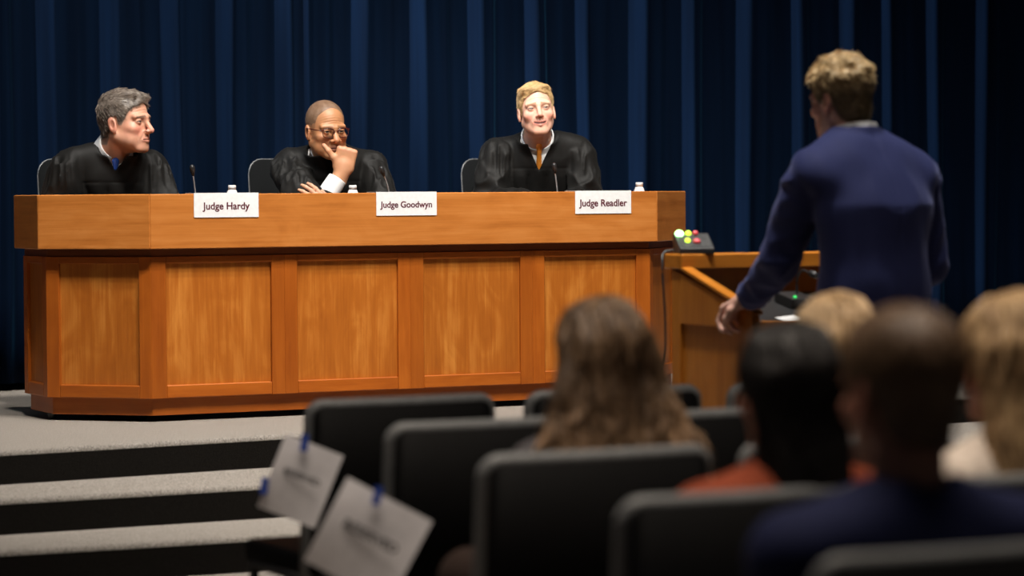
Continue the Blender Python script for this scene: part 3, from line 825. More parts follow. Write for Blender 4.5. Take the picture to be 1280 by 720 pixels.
def build_hair(t, fr, shell, lo, hi, h, base_col, tip_col, flow, n, length, width, nseg=4, seed=1, lift=.25, jitter=.35, root_ok=None, name='hair', gravity=0.0, wave=0.0, col_fn=None):
    """shell: sdf in head coordinates; flow(P, Nn) -> comb direction in head coordinates"""
    rg = np.random.default_rng(seed)
    V, Q = polygonize(shell, lo, hi, h)
    bc = np.array(base_col); tcx = np.array(tip_col)
    nz_ = vnoise(V[:, 0] * 90, V[:, 1] * 90, V[:, 2] * 40, seed)
    C = bc + (tcx - bc) * np.clip(.35 + .4 * nz_, 0, 1)[:, None]
    if col_fn is not None: C = col_fn(V, C)
    parts = [(V, Q, C * .8)]
    if n:
        P, Nn = surf_samples(V, Q, n * 2, rg)
        ok = np.ones(len(P), bool) if root_ok is None else root_ok(P)
        P, Nn = P[ok][:n], Nn[ok][:n]; m = len(P)
        D = flow(P, Nn); D /= np.linalg.norm(D, axis=1)[:, None] + 1e-9
        D = D + lift * Nn + jitter * rg.normal(size=(m, 3)) * .5
        ph = rg.random(m) * 6.28; fq = rg.uniform(.7, 1.4, m)
        def step(Pc, Dc, tt):
            fl = flow(Pc, Nn); fl /= np.linalg.norm(fl, axis=1)[:, None] + 1e-9
            nd = Dc * .6 + fl * .4; nd[:, 2] -= gravity
            if wave:
                wv = np.sin(tt * 9 * fq + ph)[:, None]; nd = nd + wave * wv * np.cross(fl, Nn)
            return nd
        u = np.clip(rg.normal(.5, .28, m), 0, 1)[:, None]
        SC = bc + (tcx - bc) * u
        if col_fn is not None: SC = col_fn(P, SC)
        parts.append(strand_mesh(P - Nn * .0012, D, rg.uniform(.6, 1.15, m) * length, rg.uniform(.7, 1.2, m) * width, nseg, step, SC))
    V, Q, C = merge(parts)
    me = np_mesh(name, fr.out(V), [Q], True, C)
    return link(name, me, MAT['hair'], t)

def cloth(t, name, fn, lo, hi, h, mat):
    V, Q = polygonize(fn, lo, hi, h)
    return link(name, np_mesh(name, V, [Q], True), mat, t)

def ridge(n): return 1 - 2 * np.abs(n)
def torso_sdf(x, y, z, b, grow=0.0):
    """b: dict with nk (neck base), sh (shoulder half width), sh_z drop, chest, waist z, lean"""
    nk = b['nk']; ax = np.abs(x - nk[0] - b.get('skew', 0) * (nk[2] - z))
    yy = y - nk[1] - b.get('lean', 0) * np.minimum(nk[2] - z, b.get('lean_max', 9.0)); zz = z - nk[2]
    sw, sd = b['sh'], b.get('drop', .055)
    d = ell(ax, yy, zz, (0, .012, -.20), (sw * 1.0, .118 * b.get('deep', 1), .215))
    d = smin(d, capn(ax, yy, zz, (.03, .02, -.028), (sw - .012, .022, -sd - .012), .050, .058, (1, 1.1, 1)), .04)
    d = smin(d, ell(ax, yy, zz, (0, .010, -.42), (sw * b.get('belly', .98), .125 * b.get('deep', 1), .24)), .05)
    return d - grow
def shirt_collar(t, base, topv, r0, r1, open_w, mat, name='shirt_collar', h=.0028, yaw=0.0, height=.045):
    """a folded collar band round the neck: axis from base to topv; opening faces -y turned by yaw"""
    base = np.array(base); ax_ = np.array(topv) - base; ln = np.linalg.norm(ax_); ax_ = ax_ / ln
    rv = np.cross(ax_, np.array([math.sin(yaw), -math.cos(yaw), 0])); rv /= np.linalg.norm(rv); fv = np.cross(rv, ax_)
    if fv @ np.array([math.sin(yaw), -math.cos(yaw), 0]) < 0: fv = -fv
    def fn(x, y, z):
        P = np.column_stack([x, y, z]) - base
        a = P @ ax_; u = P @ rv; v = P @ fv
        rr = np.sqrt(u * u + (v * .95) ** 2)
        rad = r0 + (r1 - r0) * a / height
        d1 = np.abs(rr - rad) - .0034
        frontness = np.clip(v / (rr + 1e-6), -1, 1)
        low = -.012 - .030 * np.clip(frontness, 0, 1) ** 3
        d = np.maximum(d1, np.maximum(a - height * (1 - .28 * np.clip(frontness, 0, 1)), low - a))
        d = smax(d, -np.maximum(np.abs(u) - open_w * np.clip((a + .04) / height, .15, 3), -v), .003)
        return d
    lo = base - np.array([.11, .11, .07]); hi = base + np.array([.11, .11, .11])
    cloth(t, name, fn, lo, hi, h, mat)
    return base + fv * (r0 * 1.0 + .004) - ax_ * .012

# ------------------------------------------------------------------ seated judges
def on_plane(px, py, off):
    r = ray(px, py); P = BC - NV * off; t = (P @ NV) / (r[:2] @ NV); return np.array([r[0] * t, r[1] * t, CAM_H + r[2] * t])
def rel(P, loc, yaw):
    d = np.array(P) - np.array(loc); c, s = math.cos(-yaw), math.sin(-yaw)
    return np.array([d[0] * c - d[1] * s, d[0] * s + d[1] * c, d[2]])
def arm_col(skin): return lambda V: np.tile(np.array(skin), (len(V), 1))

def seg_cut(x, y, z, a, b, lo, hi):
    """signed slab: inside where the parameter along a->b lies between lo and hi"""
    a, b = np.array(a), np.array(b); e = b - a; L = np.linalg.norm(e); e = e / L
    t = (x - a[0]) * e[0] + (y - a[1]) * e[1] + (z - a[2]) * e[2]
    return np.maximum(lo * L - t, t - hi * L)

def robe(t, b, arms, v_bottom, v_slope, seed, neck_top, h=.0055, vx=0.0, sleeve_end=(1.0, 1.0), yoke=-.125):
    nk = np.array(b['nk']); nt_ = np.array(neck_top); n0 = nk + np.array([0, .012, -.06]); n1 = nk + (nt_ - nk) * 1.5
    def fn(x, y, z):
        zr = z - nk[2]
        d = torso_sdf(x, y, z, b, .014)
        hip = nk + np.array([0, b.get('lean', 0) * (nk[2] - .54), 0]); axh = np.abs(x - hip[0])
        leg = smin(capn(axh, y, z, (.09, hip[1] + .02, .555), (.11, hip[1] - .42, .57), .10, .085), capn(axh, y, z, (.11, hip[1] - .42, .56), (.11, hip[1] - .38, .09), .085, .08), .03)
        d = smin(d, leg, .06)
        # yoke seam across the chest with gathers below it
        below = np.clip((yoke - zr) / .035, 0, 1); fade = np.clip(1.25 - (yoke - zr) / .5, .2, 1)
        front = np.clip((.06 - (y - nk[1] - b.get('lean', 0) * -zr)) / .06, 0, 1)
        ph = (x - nk[0]) / .066 + 1.0 * vnoise(x * 9, y * 4, z * 3.0, seed)
        gath = np.abs(np.sin(math.pi * ph)) ** .7
        d = d - below * front * fade * (.011 * gath - .003) + .0022 * np.exp(-((zr - yoke) / .004) ** 2) * front
        d = d - .012 * ridge(vnoise(x * 8, y * 8, z * 5.5, seed + 2)) * (1 - .6 * below)
        for ai, (sh, el, wr) in enumerate(arms):
            sh, el, wr = nk + sh, nk + el, nk + wr
            e2 = el + (wr - el) * sleeve_end[ai]
            e = smin(capn(x, y, z, sh, el, .070, .078), capn(x, y, z, el, e2, .076, .070), .03)
            # gathered pleats round the sleeve head, drag creases further down
            up_ = np.clip((z - sh[2] + .12) / .10, 0, 1)
            e = e - .010 * up_ * ridge(vnoise(x * 42, y * 42, z * 7, seed + ai)) - .020 * (1 - .6 * up_) * ridge(vnoise(x * 11 + z * 5, y * 11, z * 9 - x * 4, seed + 7 + ai))
            d = smin(d, e, .010)
        # neck opening: a V in front and a ring round the neck
        a = zr - v_bottom; wv = a * v_slope
        op = np.maximum(np.abs(x - nk[0] - vx * np.clip(1 - a / .12, 0, 1)) - np.maximum(wv, -.02), (y - nk[1]) - .01)
        hole = capn(x, y, z, n0, n1, .072, .080)
        # stand-up roll of cloth round the opening
        d = smin(d, np.maximum(np.abs(hole - .006) - .005, zr - .012 - .30 * np.clip(y - nk[1], -.1, .1)), .012)
        d = smax(d, -op * .85, .006)
        return smax(d, -hole, .004)
    lo = nk + np.array([-.40, -.52, 0]); lo[2] = .0
    hi = nk + np.array([.40, .48, .12])
    return cloth(t, 'robe', fn, lo, hi, h, MAT['robe'])

def shirt(t, b, mat, cut_z=-.34):
    nk = np.array(b['nk'])
    def fn(x, y, z):
        d = torso_sdf(x, y, z, b, .003)
        d = np.maximum(d, nk[2] + cut_z - z)
        return smax(d, -capn(x, y, z, (nk[0], nk[1] + .015, nk[2] - .03), (nk[0], nk[1] - .01, nk[2] + .15), .058, .066), .004)
    return cloth(t, 'shirt', fn, nk + np.array([-.26, -.22, -.38]), nk + np.array([.26, .26, .08]), .006, mat)

def tie(t, knot, mat, length, dy, wd=.019):
    """knot in the gap of the collar, blade hanging down the chest"""
    c = np.array(knot)
    def fn(x, y, z):
        X, Y, Z = x - c[0], y - c[1], z - c[2]
        kn = capn(X, Y, Z, (0, 0, .010), (0, .003, -.016), .0155, .0095, (1, .7, 1))
        bl = capn(X, Y, Z, (0, .003, -.02), (0, dy, -length), .010, wd, (1, .32, 1))
        return smin(kn, bl, .003)
    return cloth(t, 'tie', fn, c + np.array([-.05, min(0, dy) - .04, -length - .04]), c + np.array([.05, max(0, dy) + .05, .05]), .0028, mat)

def rest_hand(wr, dirv, palm_down=True, side=1):
    dirv = np.array(dirv, float); dirv /= np.linalg.norm(dirv)
    yv = np.array([0, 0, -1.0]); yv = yv - dirv * (yv @ dirv); yv /= np.linalg.norm(yv); xv = np.cross(yv, dirv)
    return Frame(wr, np.column_stack([xv, yv, dirv]))
def hand_extra(fr, curls, thumb, skin, side, h=.0035, forearm=None, spread=.1, nail=True):
    def fn(x, y, z):
        d = hand_sdf(*fr.to(x, y, z), curls, thumb, spread, side) * fr.k
        if forearm is not None: d = smin(d, capn(x, y, z, fr.c, forearm, .027, .038), .015)
        return d
    pts = [fr.c + np.array([.16, .16, .20]), fr.c - np.array([.16, .16, .20])]
    if forearm is not None: pts += [np.array(forearm) + .045, np.array(forearm) - .045]
    lo, hi = np.min(pts, 0), np.max(pts, 0)
    def col(V):
        P = np.column_stack(fr.to(V[:, 0], V[:, 1], V[:, 2])); C = np.tile(np.array(skin), (len(V), 1))
        kn = np.exp(-((P[:, 2] - .092) / .012) ** 2) * .25
        return C * (1 - kn[:, None]) + kn[:, None] * np.array((.60, .22, .16))
    return (fn, lo, hi, h, col)
CURL_REST = [(.35, .45, .3)] * 4
CURL_FIST = [(1.55, 1.4, .9), (1.6, 1.4, .9), (1.62, 1.4, .9), (1.65, 1.4, .9)]

def male_shell(hl, top=.013, side=.005, back=.008, quiff=None, noise=.004, nscale=55, seed=1, xtilt=0.0):
    def fn(x, y, z):
        th = side + (top - side) * np.clip((z - .035) / .06, 0, 1)
        r = (.0745, .096, .083)
        d = ell(x, y, z, (0, .014, .034), r) - th - back * np.clip(y / .09, 0, 1) * .5
        # follow the neck and the back of the skull below
        d = smin(d, ell(x, y, z, (0, .045, -.03), (.056, .052, .06)) - side * .6, .02)
        if quiff is not None:
            for (c, r2) in quiff: d = smin(d, ell(x, y, z, c, r2), .014)
        d = d + noise * vnoise(x * nscale, y * nscale * .6, z * nscale * .6, seed)
        return smax(d, (hl(y, np.abs(x)) + xtilt * x - z) * .75, .006)
    return fn
HB = (np.array([-.115, -.13, -.11]), np.array([.115, .14, .16]))

def judge(label, neck_px, neck_off, head_px, head_off, body_yaw, head_yaw, pitch, roll, k, o):
    nw = on_plane(*neck_px, neck_off); hw = on_plane(*head_px, head_off)
    loc = (nw[0], nw[1], 0.0)
    t = person('person', label, loc, R(body_yaw))
    nk = np.array([0, 0, nw[2]])
    hc = rel(hw, loc, R(body_yaw))
    fr = Frame(hc, rot3(R(head_yaw - body_yaw), R(pitch), R(roll)), k)
    return t, nk, fr

ARMS_REST = [((-.160, .012, -.075), (-.235, -.03, -.27), (-.07, -.27, -.262)), ((.160, .012, -.075), (.235, -.03, -.27), (.07, -.27, -.262))]
def arms_np(a): return [tuple(np.array(p) for p in s) for s in a]

# --- the grey-haired judge, turned towards the lectern
HL1 = hair_line(.066, .046, -.010, -.080)
o1_ = dict(skin=(.58, .30, .20), red=(.62, .21, .15), lip=(.46, .17, .13), brow=(.10, .065, .045), brow_a=.8, jaw=1.12, jowl=True, face_w=1.05, nose=1.10, eye_open=.5, lines=.0007, smile=-.001,
           iris=(.06, .06, .055), gaze=(.25, -1, 0), hairline=HL1, hair_col=(.16, .125, .10), stubble=.25)
t, nk, fr = judge('grey-haired judge in a black robe turned sideways, blue tie at his collar', (137, 190), .55, (157.5, 152.5), .45, 24, 65, 0, 0, 1.08, o1_)
n0h = fr.out(np.array([[0, .020, -.045]]))[0]
b = dict(nk=nk, sh=.185, drop=.055, lean=.40, deep=1.08)
arms = arms_np([((-.172, .015, -.075), (-.235, .00, -.28), (-.08, -.25, -.27)), ((.172, .015, -.075), (.225, -.05, -.28), (.08, -.27, -.27))])
ex = []
for s, (sh, el, wr) in zip((1, -1), arms):
    ex.append(hand_extra(rest_hand(nk + wr, (.4 * s, -1, 0)), CURL_REST, THUMB_REST, o1_['skin'], s))
body = build_head(t, o1_, fr, nk + np.array([0, .008, -.03]), extra=ex, neck_r=(.058, .063))
robe(t, b, arms, -.075, .65, 3, n0h, vx=.0)
shirt(t, b, MAT['shirt_white'])
kn = shirt_collar(t, nk + (n0h - nk) * .05 + np.array([0, .004, -.006]), n0h, .071, .066, .004, MAT['shirt_white'], yaw=R(0), height=.056)
tie(t, nk + np.array([0, -.086, -.050]), MAT['tie_blue'], .055, .025, .013)
sh_ = male_shell(HL1, .010, .004, .006, [((.012, -.052, .090), (.044, .030, .018)), ((-.02, -.02, .100), (.04, .05, .018))], .004, 70, 4)
def flow1(P, Nn):
    F = np.column_stack([.35 + 0 * P[:, 0], -1.0 + 0 * P[:, 0], np.where(P[:, 2] > .07, .15, -.9)])
    return F - Nn * np.sum(F * Nn, 1)[:, None]
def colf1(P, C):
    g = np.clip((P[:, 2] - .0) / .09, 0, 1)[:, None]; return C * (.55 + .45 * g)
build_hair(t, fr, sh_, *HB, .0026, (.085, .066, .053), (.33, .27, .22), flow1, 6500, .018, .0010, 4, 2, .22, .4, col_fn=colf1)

# --- the judge with glasses, chin on his hand
HL2 = hair_line(.108, .080, -.004, -.076)
o2_ = dict(skin=(.40, .185, .085), red=(.46, .17, .08), lip=(.34, .12, .08), brow=(.10, .05, .03), brow_a=.55, jaw=1.1, jowl=True, face_w=1.08, nose=1.02, nose_w=1.3, eye_open=.6, lines=.0007,
           iris=(.03, .02, .015), gaze=(.1, -1, -.1), hairline=HL2, hair_col=(.22, .115, .065), scalp_a=.55, brow_up=.001, smile=-.003)
t, nk, fr = judge('judge in a black robe and glasses resting his chin on his hand', (412, 190), .60, (407.5, 161.5), .50, 12, 28, 8, -2, 1.03, o2_)
n0h = fr.out(np.array([[0, .020, -.045]]))[0]
b = dict(nk=nk, sh=.185, drop=.05, lean=.38, deep=1.1)
arms = arms_np([((-.175, .012, -.075), (-.110, -.24, -.275), (.020, -.225, -.085)), ((.175, .012, -.075), (.215, -.10, -.29), (.02, -.31, -.30))])
zv = np.array([.22, -.10, .97]); zv /= np.linalg.norm(zv); yv = np.array([.10, 1, .05]); yv -= zv * (yv @ zv); yv /= np.linalg.norm(yv)
hf = Frame(nk + arms[0][2], np.column_stack([np.cross(yv, zv), yv, zv]), 1.08)
th2 = [(.020, .004, .020), (.046, -.002, .046), (.070, -.002, .066), (.092, .004, .082)]
zl = np.array([-.62, -.05, .78]); zl /= np.linalg.norm(zl); yl = np.array([.05, .75, -.6]); yl -= zl * (yl @ zl); yl /= np.linalg.norm(yl)
hf2 = Frame(nk + np.array([-.045, -.33, -.272]), np.column_stack([np.cross(yl, zl), yl, zl]), 1.0)
lt = (.50, .25, .135)
ex = [hand_extra(hf, CURL_FIST, th2, lt, -1, .0026, nk + arms[0][1] + np.array([.02, 0, .02])),
      hand_extra(hf2, [(.3, .35, .2)] * 4, THUMB_REST, (.55, .30, .19), 1, .0032)]
build_head(t, o2_, fr, nk + np.array([0, .012, -.03]), extra=ex, neck_r=(.060, .066))
robe(t, b, arms, -.045, .5, 9, n0h, sleeve_end=(.22, .9))
shirt(t, b, MAT['shirt_white'])
wr, el = nk + arms[0][2], nk + arms[0][1]
def cuff(x, y, z):
    d = np.abs(capn(x, y, z, el, wr, .045, .036)) - .003
    return np.maximum(d, seg_cut(x, y, z, el, wr, .30, .84))
cloth(t, 'shirt_cuff', cuff, np.minimum(el, wr) - .06, np.maximum(el, wr) + .06, .003, MAT['shirt_white'])
shirt_collar(t, nk + np.array([0, .006, -.03]), n0h, .072, .068, .016, MAT['shirt_white'], height=.028)
def buzz(x, y, z):
    d = ell(x, y, z, (0, .014, .034), (.0745, .096, .083)) - .0009 + .0006 * vnoise(x * 300, y * 300, z * 300, 3)
    d = smin(d, ell(x, y, z, (0, .045, -.03), (.056, .052, .06)) - .002, .02)
    return smax(d, (HL2(y, np.abs(x)) - z) * .75, .004)
build_hair(t, fr, buzz, *HB, .0026, (.17, .095, .055), (.27, .17, .11), lambda P, Nn: Nn + 0, 2500, .0026, .0006, 2, 5, .4, .6)
# glasses
gl = empty('glasses'); gl.parent = t
gl_objs = []
def gpt(p): return Vector(fr.out(np.array([p]))[0])
bmF = bmesh.new()
for sx in (-1, 1):
    ring = [];  lensv = []
    for q in range(24):
        a = 2 * math.pi * q / 24; ca, sa = math.cos(a), math.sin(a)
        rx_, rz_ = .0245 * (abs(ca) ** .75) * math.copysign(1, ca), .0185 * (abs(sa) ** .75) * math.copysign(1, sa)
        ring.append(gpt((sx * .0325 + rx_, -.101 + .10 * abs(sx * .0325 + rx_) ** 1.0 * .9, -.004 + rz_)))
    bm_tube(bmF, ring, .0017, 6, closed=True)
    # upper half is a thicker dark brow bar
    bm_tube(bmF, [r_ for r_ in ring[0:13]], .0026, 6)
    tpl = [gpt((sx * .057, -.0945, .006)), gpt((sx * .073, -.07, .006)), gpt((sx * .081, -.02, .006)), gpt((sx * .084, .012, .004))]
    bm_tube(bmF, tpl, .0022, 6)
bm_tube(bmF, [gpt((-.0085, -.1005, .004)), gpt((0, -.103, .006)), gpt((.0085, -.1005, .004))], .0019, 6)
bpy.data.objects.remove(gl)
gfr = link('glasses', bm_mesh('glasses', bmF, True), MAT['frame_red'], t)
gfr['label'] = 'dark red framed glasses'
for sx in (-1, 1):
    bm = bmesh.new(); c_ = []
    for dy in (0, .0012):
        c_.append([bm.verts.new(gpt((sx * .0325 + .024 * math.cos(2 * math.pi * q / 24), -.101 + .09 * abs(sx * .0325 + .024 * math.cos(2 * math.pi * q / 24)) + dy, -.004 + .018 * math.sin(2 * math.pi * q / 24)))) for q in range(24)])
    bm.faces.new(c_[0]); bm.faces.new(c_[1][::-1])
    for q in range(24): bm.faces.new((c_[0][q], c_[0][(q + 1) % 24], c_[1][(q + 1) % 24], c_[1][q]))
    link('lens', bm_mesh('lens', bm), MAT['lens'], gfr)

# --- the sandy-haired judge speaking
HL3 = hair_line(.068, .050, -.012, -.076)
o3_ = dict(skin=(.70, .40, .29), red=(.74, .28, .21), lip=(.55, .20, .16), brow=(.26, .14, .07), brow_a=.75, jaw=1.05, face_w=1.04, nose=1.02, eye_open=.5, lines=.0006, mouth_open=.0035, smile=.005, mouth_w=1.22,
           iris=(.05, .05, .05), gaze=(.35, -1, .05), hairline=HL3, hair_col=(.34, .21, .10))
t, nk, fr = judge('sandy-haired judge in a black robe and orange tie, speaking', (672, 175), .57, (670.5, 138), .46, 4, 6, -6, -5, 1.0, o3_)
n0h = fr.out(np.array([[0, .020, -.045]]))[0]
b = dict(nk=nk, sh=.190, drop=.045, lean=.38, deep=1.06)
arms = arms_np([((-.178, .012, -.072), (-.228, -.02, -.30), (-.06, -.30, -.30)), ((.178, .012, -.072), (.228, -.02, -.30), (.06, -.30, -.30))])
ex = []
for s, (sh, el, wr) in zip((1, -1), arms):
    ex.append(hand_extra(rest_hand(nk + wr, (.4 * s, -1, 0)), CURL_REST, THUMB_REST, o3_['skin'], s))
build_head(t, o3_, fr, nk + np.array([0, .005, -.03]), extra=ex, neck_r=(.057, .063))
robe(t, b, arms, -.135, .44, 21, n0h)
shirt(t, b, MAT['shirt_white'])
kn = shirt_collar(t, nk + np.array([0, -.002, -.016]), n0h, .074, .068, .006, MAT['shirt_white'], height=.058)
tie(t, nk + np.array([0, -.090, -.042]), MAT['tie_orange'], .115, .034, .016)
sh_ = male_shell(HL3, .009, .003, .005, [((-.020, -.050, .086), (.044, .030, .018)), ((-.040, -.025, .082), (.030, .040, .020)), ((.028, -.03, .094), (.036, .04, .012))], .003, 60, 8, xtilt=.10)
def flow3(P, Nn):
    F = np.column_stack([-1.0 + 0 * P[:, 0], -.35 + 0 * P[:, 0], np.where(np.abs(P[:, 0]) > .055, -1.2, -.1)])
    return F - Nn * np.sum(F * Nn, 1)[:, None]
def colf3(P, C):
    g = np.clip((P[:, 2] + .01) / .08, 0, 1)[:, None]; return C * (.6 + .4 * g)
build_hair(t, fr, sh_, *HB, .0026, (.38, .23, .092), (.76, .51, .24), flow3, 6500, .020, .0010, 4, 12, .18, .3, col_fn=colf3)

# ------------------------------------------------------------------ judges' chairs
def rrect(wd, hh, r, n=5, m=8):
    """rounded rectangle: the upper half runs from +x to -x, the lower half back"""
    pts = []
    for sgn in (1, -1):
        half = [(wd / 2 - r + r * math.cos(R(90 * k / n)), hh / 2 - r + r * math.sin(R(90 * k / n))) for k in range(n + 1)]
        half += [(wd / 2 - r - (wd - 2 * r) * k / m, hh / 2) for k in range(1, m)]
        half += [(-wd / 2 + r - r * math.sin(R(90 * k / n)), hh / 2 - r + r * math.cos(R(90 * k / n))) for k in range(n + 1)]
        pts += half if sgn == 1 else [(x, -z) for x, z in half[::-1]]
    return pts
def bm_plate(bm, pts, y0, y1, curve=0.0, tilt=0.0, zc=0.0):
    """rounded plate in the xz plane, thickness along y, bent round z and tilted back"""
    def P(x, z, y): return (x, y + curve * x * x + tilt * z, z + zc)
    rings = []
    for f, y in ((.985, y0), (1, y0 + (y1 - y0) * .25), (1, y0 + (y1 - y0) * .75), (.985, y1)):
        rings.append([bm.verts.new(P(x * f, z * f, y)) for x, z in pts])
    n = len(pts)
    for A_, B_ in zip(rings, rings[1:]):
        for k in range(n): bm.faces.new((A_[k], A_[(k + 1) % n], B_[(k + 1) % n], B_[k]))
    for ring, flip in ((rings[0], False), (rings[-1], True)):
        hn = n // 2                                   # columns from the upper edge to the lower edge keep the bend smooth
        for k in range(hn - 1):
            f = (ring[k], ring[n - 1 - k], ring[n - 2 - k], ring[k + 1]); bm.faces.new(f if not flip else f[::-1])
def office_chair(s, off, ang, label):
    t = tag(empty('office_chair', st(s, off, 0), ang), label, 'chair', 'black chairs behind the bench')
    rr = rrect(.54, .52, .065)
    bm = bmesh.new(); bm_plate(bm, rr, .20, .215, -.5, .10, .79); link('backrest', bm_mesh('backrest', bm, True), MAT['mesh_back'], t)
    ring = [(x, .2075 - .5 * x * x + .10 * z, z + .79) for x, z in rr]
    tube('back_rim', ring, .0042, MAT['grey_rim'], t, 8, True)
    bm = bmesh.new(); bm_box(bm, (0, -.02, .425), (.50, .46, .05)); link('seat', bm_mesh('seat', bm, True, .02, 3), MAT['mesh_back'], t)
    tube('back_post', [(0, .10, .40), (0, .24, .43), (0, .26, .56), (0, .235, .66)], .02, MAT['black_plastic'], t)
    lathe('gas_lift', [(.028, .10), (.028, .25), (.018, .26), (.018, .41)], MAT['black_plastic'], t)
    for k in range(5):
        a = 2 * math.pi * k / 5 + .3; c_, s_ = math.cos(a), math.sin(a)
        leg = tube('base_leg', [(0, 0, .12), (.14 * c_, .14 * s_, .105), (.27 * c_, .27 * s_, .075)], [.024, .02, .014], MAT['black_plastic'], t, 8)
        bm = bmesh.new(); px_, py_ = .27 * c_, .27 * s_
        bm_tube(bm, [(px_ - .02 * s_, py_ + .02 * c_, .03), (px_ + .02 * s_, py_ - .02 * c_, .03)], .03, 12)
        link('caster', bm_mesh('caster', bm, True), MAT['black_plastic'], leg)
office_chair(.135, .80, A_ST, 'black mesh office chair behind the grey-haired judge')
office_chair(1.085, .80, A_ST, 'black mesh office chair behind the judge with glasses')
office_chair(2.115, .80, A_ST, 'black mesh office chair behind the sandy-haired judge')

# ------------------------------------------------------------------ lectern on the hall floor in front of the stage
FL = at_z(839, 317.5, .69)
LECT_A = A_ST
lect = tag(empty('lectern', (FL[0], FL[1], FLOOR_Z), LECT_A), 'wooden lectern with a sloped open top beside the stage', 'lectern')
# local frame: x along its width, y away from the speaker is +, so the speaker's side lies at -y
LW, LD, LH = .64, .50, .69 - FLOOR_Z
def lprism(name, poly_yz, x0_, x1_, mat, bevel=.0015, parent=lect):
    cy_ = sum(p[0] for p in poly_yz) / len(poly_yz); cz_ = sum(p[1] for p in poly_yz) / len(poly_yz)
    bm = bmesh.new()
    a = [bm.verts.new((x0_ - (x0_ + x1_) / 2, y - cy_, z - cz_)) for y, z in poly_yz]; b_ = [bm.verts.new((x1_ - (x0_ + x1_) / 2, y - cy_, z - cz_)) for y, z in poly_yz]
    bm.faces.new(a); bm.faces.new(b_[::-1]); n = len(a)
    for i in range(n): bm.faces.new((a[i], a[(i + 1) % n], b_[(i + 1) % n], b_[i]))
    o = link(name, bm_mesh(name, bm, False, bevel, 1), mat, parent); o.location = ((x0_ + x1_) / 2, cy_, cz_)
    return o
zt_far, zt_near = LH - .048, LH - .185
zpt, zpb = LH - .226, .12
for sx, x0_ in ((0, 0.0), (1, LW - .028)):
    sgn = -1 if sx == 0 else 1
    # side: two stiles, a top rail with the sloped edge, a bottom rail and a recessed panel
    lprism('side_stile', [(0, 0.0), (0, zt_far), (-.055, zt_far - .015), (-.055, 0.0)], x0_, x0_ + .028, MAT['lect_v'])
    lprism('side_stile', [(-LD + .055, 0.0), (-LD + .055, zt_near + .015), (-LD, zt_near), (-LD, 0.0)], x0_, x0_ + .028, MAT['lect_v'])
    lprism('side_rail', [(-.055, zpt), (-.055, zt_far - .015), (-LD + .055, zt_near + .015), (-LD + .055, zpt)], x0_, x0_ + .028, MAT['lect_v'])
    lprism('side_rail', [(-.055, 0.0), (-.055, zpb), (-LD + .055, zpb), (-LD + .055, 0.0)], x0_, x0_ + .028, MAT['lect_v'])
    lprism('side_panel', [(-.055, zpb), (-.055, zpt), (-LD + .055, zpt), (-LD + .055, zpb)], x0_ + .012, x0_ + .020, MAT['lect_v'], 0)
    lprism('edge_cap', [(-.02, zt_far + .010), (-.02, zt_far + .022), (-LD - .006, zt_near + .014), (-LD - .006, zt_near + .002)], x0_ - .004, x0_ + .036, MAT['lect_h'])
lprism('front_panel', [(-.022, 0), (-.022, LH - .05), (0, LH - .05), (0, 0)], .028, LW - .028, MAT['lect_v'])
lprism('top_ledge', [(-.075, LH - .048), (-.075, LH), (.035, LH), (.035, LH - .048)], -.006, LW + .006, MAT['lect_h'], .003)
lprism('reading_board', [(-.02, zt_far - .10), (-.02, zt_far - .085), (-LD + .02, zt_near - .045), (-LD + .02, zt_near - .06)], .028, LW - .028, MAT['black_plastic'])
lprism('book_stop', [(-LD + .03, zt_near - .05), (-LD + .03, zt_near - .018), (-LD + .012, zt_near - .018), (-LD + .012, zt_near - .05)], .03, LW - .03, MAT['lect_h'])
lprism('inner_shelf', [(-.02, .52), (-.02, .54), (-LD + .02, .54), (-LD + .02, .52)], .028, LW - .028, MAT['lect_v'])
def lw(x, y, z):
    c, s = math.cos(LECT_A), math.sin(LECT_A)
    return Vector((FL[0] + c * x - s * y, FL[1] + s * x + c * y, FLOOR_Z + z))
# timer box with signal lamps on the ledge
tm = tag(empty('timer_lights', lw(.072, -.022, LH + .0005), LECT_A + R(-16)), 'black speech timer box with green, yellow and red lamps on the lectern', 'timer')
bm = bmesh.new()
prof = [(-.048, 0), (-.048, .018), (.030, .066), (.048, .066), (.048, 0)]
va = [bm.verts.new((-.058, y, z)) for y, z in prof]; vb = [bm.verts.new((.058, y, z)) for y, z in prof]
bm.faces.new(va); bm.faces.new(vb[::-1])
for i in range(5): bm.faces.new((va[i], va[(i + 1) % 5], vb[(i + 1) % 5], vb[i]))
link('housing', bm_mesh('housing', bm, False, .003, 2), MAT['black_plastic'], tm)
sl = math.atan2(.048, .078)
def face_pt(u, v): # u across, v up the sloped face
    return Vector((u, -.048 + .078 * v - .0015 * math.sin(sl), .018 + .048 * v + .0015))
bm = bmesh.new(); c4 = [bm.verts.new(face_pt(u, v)) for u, v in ((-.048, .08), (.052, .08), (.052, .9), (-.048, .9))]; bm.faces.new(c4)
bmesh.ops.solidify(bm, geom=bm.faces[:], thickness=.001)
link('face_plate', bm_mesh('face_plate', bm), MAT['grey_rim'], tm)
def lamp(name, u, v, r, mat):
    p_ = face_pt(u, v); o = lathe(name, [(r, -.002), (r, .003), (r * .8, .0075), (r * .4, .010), (.0005, .0105)], mat, tm, 16)
    o.location = p_; o.rotation_euler = (sl, 0, 0)
lamp('green_lamp', -.042, .93, .0135, MAT['green_on']); lamp('yellow_lamp', -.012, .93, .0095, MAT['yellow_on']); lamp('yellow_lamp', -.024, .45, .009, MAT['yellow_on'])
lamp('red_lamp', .012, .93, .010, MAT['red_lens']); lamp('red_lamp', .006, .40, .0125, MAT['red_lens'])
